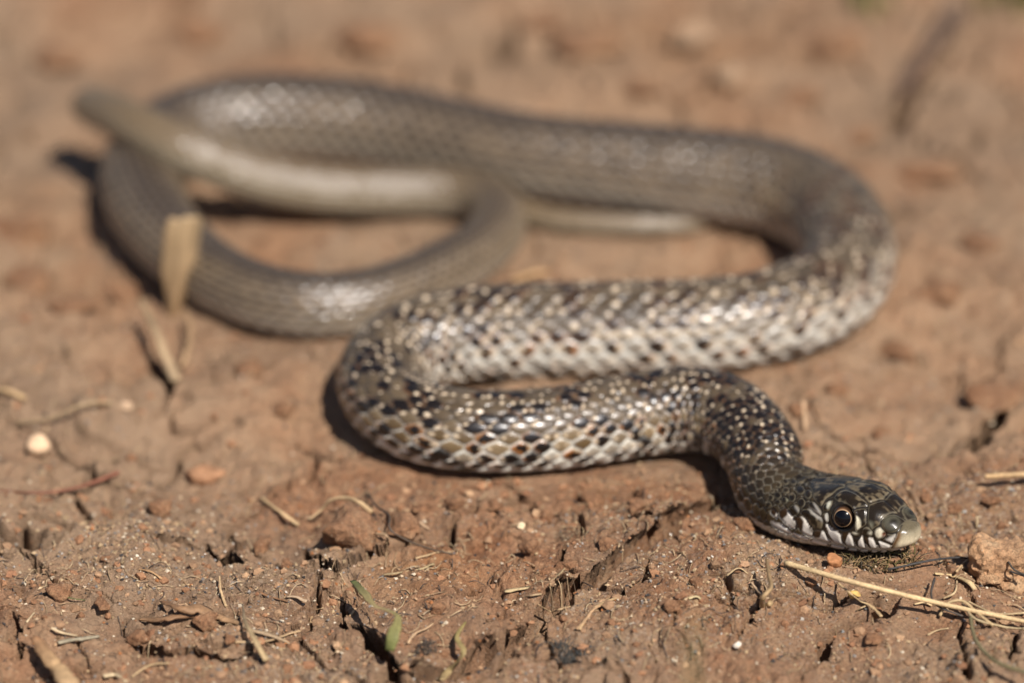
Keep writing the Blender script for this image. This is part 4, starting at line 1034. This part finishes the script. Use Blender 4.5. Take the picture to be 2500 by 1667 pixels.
stem('dark_streak', [(2178, 275, .10), (2215, 210, .14), (2262, 140, .16), (2335, 35, .10)], .09, .13, ((.09, .052, .036), (.12, .08, .06)), 'dark blurred streak lying behind the coils', 'band', jit=.3)  # dark uneven tube laid along the blurred background streak

# ---- the dry leaf standing upright against the hind coil
def leaf_mesh(base, top, w0, w1, w2, th, lean, col0, col1, seed):
    n, mcols = 24, 10
    t = np.linspace(0, 1, n)[:, None]; u = np.linspace(-1, 1, mcols)[None]
    wid = np.where(t < 0.65, w0 + (w1 - w0) * sst(0, 0.65, t), w1 + (w2 - w1) * sst(0.65, 1, t))
    c = base + (top - base) * t[..., None]
    X = np.array([1.0, 0.25, 0]); Nn = np.array([0.2, -1.0, 0.25])
    cup = 0.10 * (u ** 2 - 0.4) + lean * np.sin(t * 2.5) * 0.1 + 0.015 * vn(t * 6 + 0 * u, u * 3 + 0 * t, None, seed)
    edge = wid * u * (1 + 0.05 * vn(t * 9 + 0 * u, u * 0 + 0 * t + 2, None, seed + 1))
    topc = (t > 0.93) * 0.06 * vn(u * 4 + 0 * t, 0 * u + 0 * t, None, seed + 2)
    Fr = c + edge[..., None] * X - cup[..., None] * Nn
    Fr[..., 2] += topc
    Bk = Fr - th * Nn
    V = np.vstack([Fr.reshape(-1, 3), Bk.reshape(-1, 3)])
    i = np.arange(n * mcols).reshape(n, mcols); k = n * mcols
    f = np.stack([i[:-1, :-1], i[:-1, 1:], i[1:, 1:], i[1:, :-1]], -1).reshape(-1, 4); b = f[:, ::-1] + k
    rim = []
    loop = list(i[0]) + list(i[1:, -1]) + list(i[-1, ::-1][1:]) + list(i[::-1, 0][1:-1])
    for a, b2 in zip(loop, loop[1:] + loop[:1]): rim.append([b2, a, a + k, b2 + k])
    me = mesh_from('leaf', V, quads=np.vstack([f, b, rim]))
    vein = 1 + 0.16 * np.sin(u * 22) + 0.2 * vn(t * 5 + 0 * u, u * 3 + 0 * t, None, seed + 3)
    cc = (np.array(col0) + (np.array(col1) - np.array(col0)) * t[..., None]) * vein[..., None]
    set_col(me, np.vstack([cc.reshape(-1, 3)] * 2))
    return me
b_ = on_ground(424, 772); t_ = at(452, 533, 1.02)
t_[1] = b_[1] + 0.12; 
d_ = ray(452, 533); t_ = CAM + d_ * ((b_[1] + 0.10 - CAM[1]) / d_[1])
lf = add('dry_leaf', leaf_mesh(b_ - np.array([0, 0, .05]), t_, .10, .26, .24, .012, .6, (.22, .135, .07), (.37, .26, .15), 3), PLANT_M, label='broad tan dry leaf standing upright against the hind coil', cat='leaf')
place(lf, b_)

# ---- moss, fuzz, grass
def tuft(name, px, py, n, h, spread, cols, label, cat, r=0.008, curl=0.6, seed=0, flat=.5, yspread=None):
    g = np.random.default_rng(seed); base = on_ground(px, py)
    Vs, Qs, Ts, Cs = [], [], [], []; off = 0
    for i in range(n):
        a = g.uniform(0, 2 * math.pi); d = spread * math.sqrt(g.uniform(0, 1))
        x0, y0 = base[0] + d * math.cos(a), base[1] + d * math.sin(a) * ((yspread or spread) / spread)
        z0 = gh(x0, y0) - 0.01; hh = h * g.uniform(.5, 1.15); b = g.uniform(0, 2 * math.pi); cl = curl * hh * g.uniform(.3, 1.3)
        p = [[x0, y0, z0, r], [x0 + cl * .35 * math.cos(b), y0 + cl * .35 * math.sin(b), z0 + hh * .6, r * .9], [x0 + cl * math.cos(b + .4), y0 + cl * math.sin(b + .4), z0 + hh * (1 - .25 * curl), r * .35]]
        c = np.array(cols[g.integers(len(cols))]) * g.uniform(.75, 1.2)
        V, Q_, T_, Cc = tube(p, flat, (tuple(c * .8), tuple(c)), 4, .1, hh / 4, i)
        Vs.append(V); Qs.append(Q_ + off); Ts.append(T_ + off); Cs.append(Cc); off += len(V)
    me = mesh_from(name, np.vstack(Vs), quads=np.vstack(Qs), tris=np.vstack(Ts)); set_col(me, np.vstack(Cs))
    o = add(name, me, PLANT_M, label=label, cat=cat); return place(o, base)
tuft('moss_tuft', 2135, 1368, 230, .13, .55, [(.13, .085, .035), (.22, .15, .07), (.07, .05, .03), (.34, .22, .11), (.12, .10, .035)], 'low olive-brown moss tuft under the snake\'s chin', 'moss', r=.011, curl=1.3, seed=1, yspread=.30)
tuft('fibre_tuft', 1385, 1612, 160, .13, .20, [(.045, .05, .055), (.075, .075, .07), (.10, .09, .08)], 'blue-grey fuzzy tuft on the near slab', 'tuft', r=.006, curl=1.6, seed=2)
tuft('fibre_tuft', 1040, 1588, 70, .11, .12, [(.07, .06, .055), (.16, .12, .09)], 'small dark fuzzy tuft on the ridge by the deep crack', 'tuft', r=.006, curl=1.6, seed=3)
tuft('fibre_tuft', 1405, 1318, 26, .12, .16, [(.33, .24, .14), (.20, .14, .09)], 'wispy tan root tuft on the middle slab', 'tuft', r=.006, curl=1.8, seed=4)
tuft('grass_tuft', 2110, 10, 16, .5, .45, [(.24, .23, .085), (.30, .25, .11)], 'small bright green grass tuft far behind the dark streak', 'grass', r=.05, curl=.5, seed=5)
tuft('grass_tuft', 2455, 8, 26, .7, .6, [(.22, .20, .07), (.28, .23, .09)], 'green grass tuft far beyond the broad clod', 'grass', r=.05, curl=.5, seed=6)
# a thin seedling close to the lens, far out of focus
def seedling():
    Vs, Qs, Ts, Cs = [], [], [], []; off = 0
    for i, (tx, ty, yy) in enumerate(((1700, 1500, -9.0), (1680, 1560, -9.3))):
        d = ray(tx, ty); top = CAM + d * ((yy - CAM[1]) / d[1])
        bx = top[0] + (.10 if i else -.06); z0 = gh(bx, yy)
        p = [[bx, yy, z0, .022], [bx + .02, yy, z0 + (top[2] - z0) * .6, .022], [top[0], yy, top[2], .010]]
        V, Q_, T_, Cc = tube(p, .4, ((.30, .27, .12), (.17, .20, .08)), 6, .1, None, i)
        Vs.append(V); Qs.append(Q_ + off); Ts.append(T_ + off); Cs.append(Cc); off += len(V)
    me = mesh_from('grass_seedling', np.vstack(Vs), quads=np.vstack(Qs), tris=np.vstack(Ts)); set_col(me, np.vstack(Cs))
    o = add('grass_seedling', me, PLANT_M, label='faint greenish out-of-focus grass seedling over the near slab', cat='grass'); place(o, [bx, yy, z0])
seedling()

# ------------------------------------------------------------------ what nobody could count: sand grains, crumbs, fibres
def scatter(n, sandw, seed):
    g = np.random.default_rng(seed); X, Y = [], []
    while sum(map(len, X)) < n:
        k = 60000
        xx = g.uniform(-8.5, 8.5, k); yy = np.where(g.uniform(size=k) < .72, g.uniform(-4.0, 2.6, k), g.uniform(2.6, 12, k))
        sv = sst(0.0, 0.45, fbm(xx * 0.55 + 7, yy * 0.8, 4, 101)) * .6
        for a in ((600, 1420, 1.6, .9), (350, 1380, 1.3, 1.0), (250, 1290, 1.5, 1.2), (1600, 1400, .8, .7), (1450, 1480, .7, .5), (2150, 1240, 1.6, 1.0), (2400, 1300, 1.0, 1.2), (700, 1620, 1.5, .5), (1900, 1450, 1.6, .8)):
            p = at(a[0], a[1], 0); sv = np.maximum(sv, np.exp(-(((xx - p[0]) / a[2]) ** 2 + ((yy - p[1]) / a[3]) ** 2)))
        w = (1 - sandw) * (0.25 + 0.9 * sst(-.2, .6, fbm(xx * 1.4, yy * 1.4, 3, seed))) + sandw * (0.12 + sv)
        d = np.full(xx.shape, 1e9)
        for q in PATHXY: d = np.minimum(d, (xx - q[0]) ** 2 + (yy - q[1]) ** 2)
        keep = (g.uniform(size=k) < w) & (d > .30 ** 2)
        X.append(xx[keep]); Y.append(yy[keep])
    return np.concatenate(X)[:n], np.concatenate(Y)[:n], g
def cloud(name, n, sub, r0, r1, power, sandw, seed, cols, mat, sink, flatten=(.6, 1.0), smooth=False):
    xx, yy, g = scatter(n, sandw, seed)
    if sub == 0:
        v = np.array([[1, 0, 0], [-1, 0, 0], [0, 1, 0], [0, -1, 0], [0, 0, 1], [0, 0, -1]], float)
        t = np.array([[0, 2, 4], [2, 1, 4], [1, 3, 4], [3, 0, 4], [2, 0, 5], [1, 2, 5], [3, 1, 5], [0, 3, 5]])
    else: v, t = ico(sub)
    nvv = len(v)
    r = r0 + (r1 - r0) * g.uniform(size=n) ** power
    shape = v[None] * (1 + g.uniform(-.42, .34, (n, nvv, 1)))
    ax = g.normal(size=(n, 3)); ax /= np.linalg.norm(ax, axis=1)[:, None]
    an = g.uniform(0, 6.28, n); c, s_ = np.cos(an)[:, None, None], np.sin(an)[:, None, None]
    dot = (shape * ax[:, None]).sum(2, keepdims=True); rot = shape * c + np.cross(ax[:, None], shape) * s_ + ax[:, None] * dot * (1 - c)
    rot[..., 2] *= g.uniform(*flatten, (n, 1))
    z = ghv(xx, yy)
    V = rot * r[:, None, None] + np.stack([xx, yy, z + r * (1 - 2 * sink) * .6], 1)[:, None]
    T_ = (t[None] + (np.arange(n) * nvv)[:, None, None]).reshape(-1, 3)
    me = mesh_from(name, V.reshape(-1, 3), tris=T_, smooth=smooth)
    P = np.array([q[1] for q in cols], float); P /= P.sum(); pick = g.choice(len(cols), n, p=P)
    base = np.array([q[0] for q in cols])[pick] * g.uniform(.75, 1.25, (n, 1))
    set_col(me, np.repeat(base, nvv, 0))
    return add(name, me, mat, kind='stuff')
GRAIN_M = col_material('sand_grain', 0.42, 0.5, 80, 0.004, 0.2)
QUARTZ_M = col_material('quartz_grain', 0.16, 0.6, 80, 0.002, 0.1)
CRUMB_M = col_material('soil_crumb', 0.85, 0.25, 40, 0.02, 0.35)
GC = [((.34, .225, .135), 4), ((.42, .30, .18), 4), ((.26, .17, .11), 3), ((.20, .175, .16), 2), ((.05, .045, .045), 1.2), ((.55, .46, .35), 1.5), ((.36, .15, .06), 1.0)]
cloud('sand_grains', 15000, 0, .010, .034, 1.8, .8, 21, GC, GRAIN_M, .25)
cloud('quartz_grains', 900, 0, .008, .026, 1.5, .6, 22, [((.50, .45, .40), 2), ((.42, .34, .27), 1)], QUARTZ_M, .15)
cloud('soil_crumbs', 3200, 1, .016, .080, 3.5, .15, 23, [((.30, .155, .085), 4), ((.25, .125, .07), 2), ((.35, .21, .125), 3), ((.40, .25, .15), 1)], CRUMB_M, .35, (.55, .95))
# fine fibres strewn everywhere
def fibres(n, seed):
    xx, yy, g = scatter(n, .3, seed); Vs, Qs, Ts, Cs = [], [], [], []; off = 0
    pal = [(.44, .31, .185), (.36, .25, .15), (.50, .37, .23), (.20, .14, .095), (.07, .055, .05)]
    for i in range(n):
        a = g.uniform(0, 6.28); L = g.uniform(.08, .32); b = g.uniform(-1.2, 1.2); p = []
        for t in (0, .35, .7, 1):
            x_, y_ = xx[i] + L * t * math.cos(a + b * t), yy[i] + L * t * math.sin(a + b * t)
            p.append([x_, y_, gh(x_, y_) + .012 + .05 * math.sin(t * 3.1) * g.uniform(0, 1), .0058 * g.uniform(.5, 1.4)])
        V, Q_, T_, Cc = tube(p, .7, (pal[g.integers(5)],) * 2, 4, .15, L / 6, i)
        Vs.append(V); Qs.append(Q_ + off); Ts.append(T_ + off); Cs.append(Cc); off += len(V)
    me = mesh_from('plant_fibres', np.vstack(Vs), quads=np.vstack(Qs), tris=np.vstack(Ts)); set_col(me, np.vstack(Cs))
    add('plant_fibres', me, PLANT_M, kind='stuff')
fibres(1900, 31)
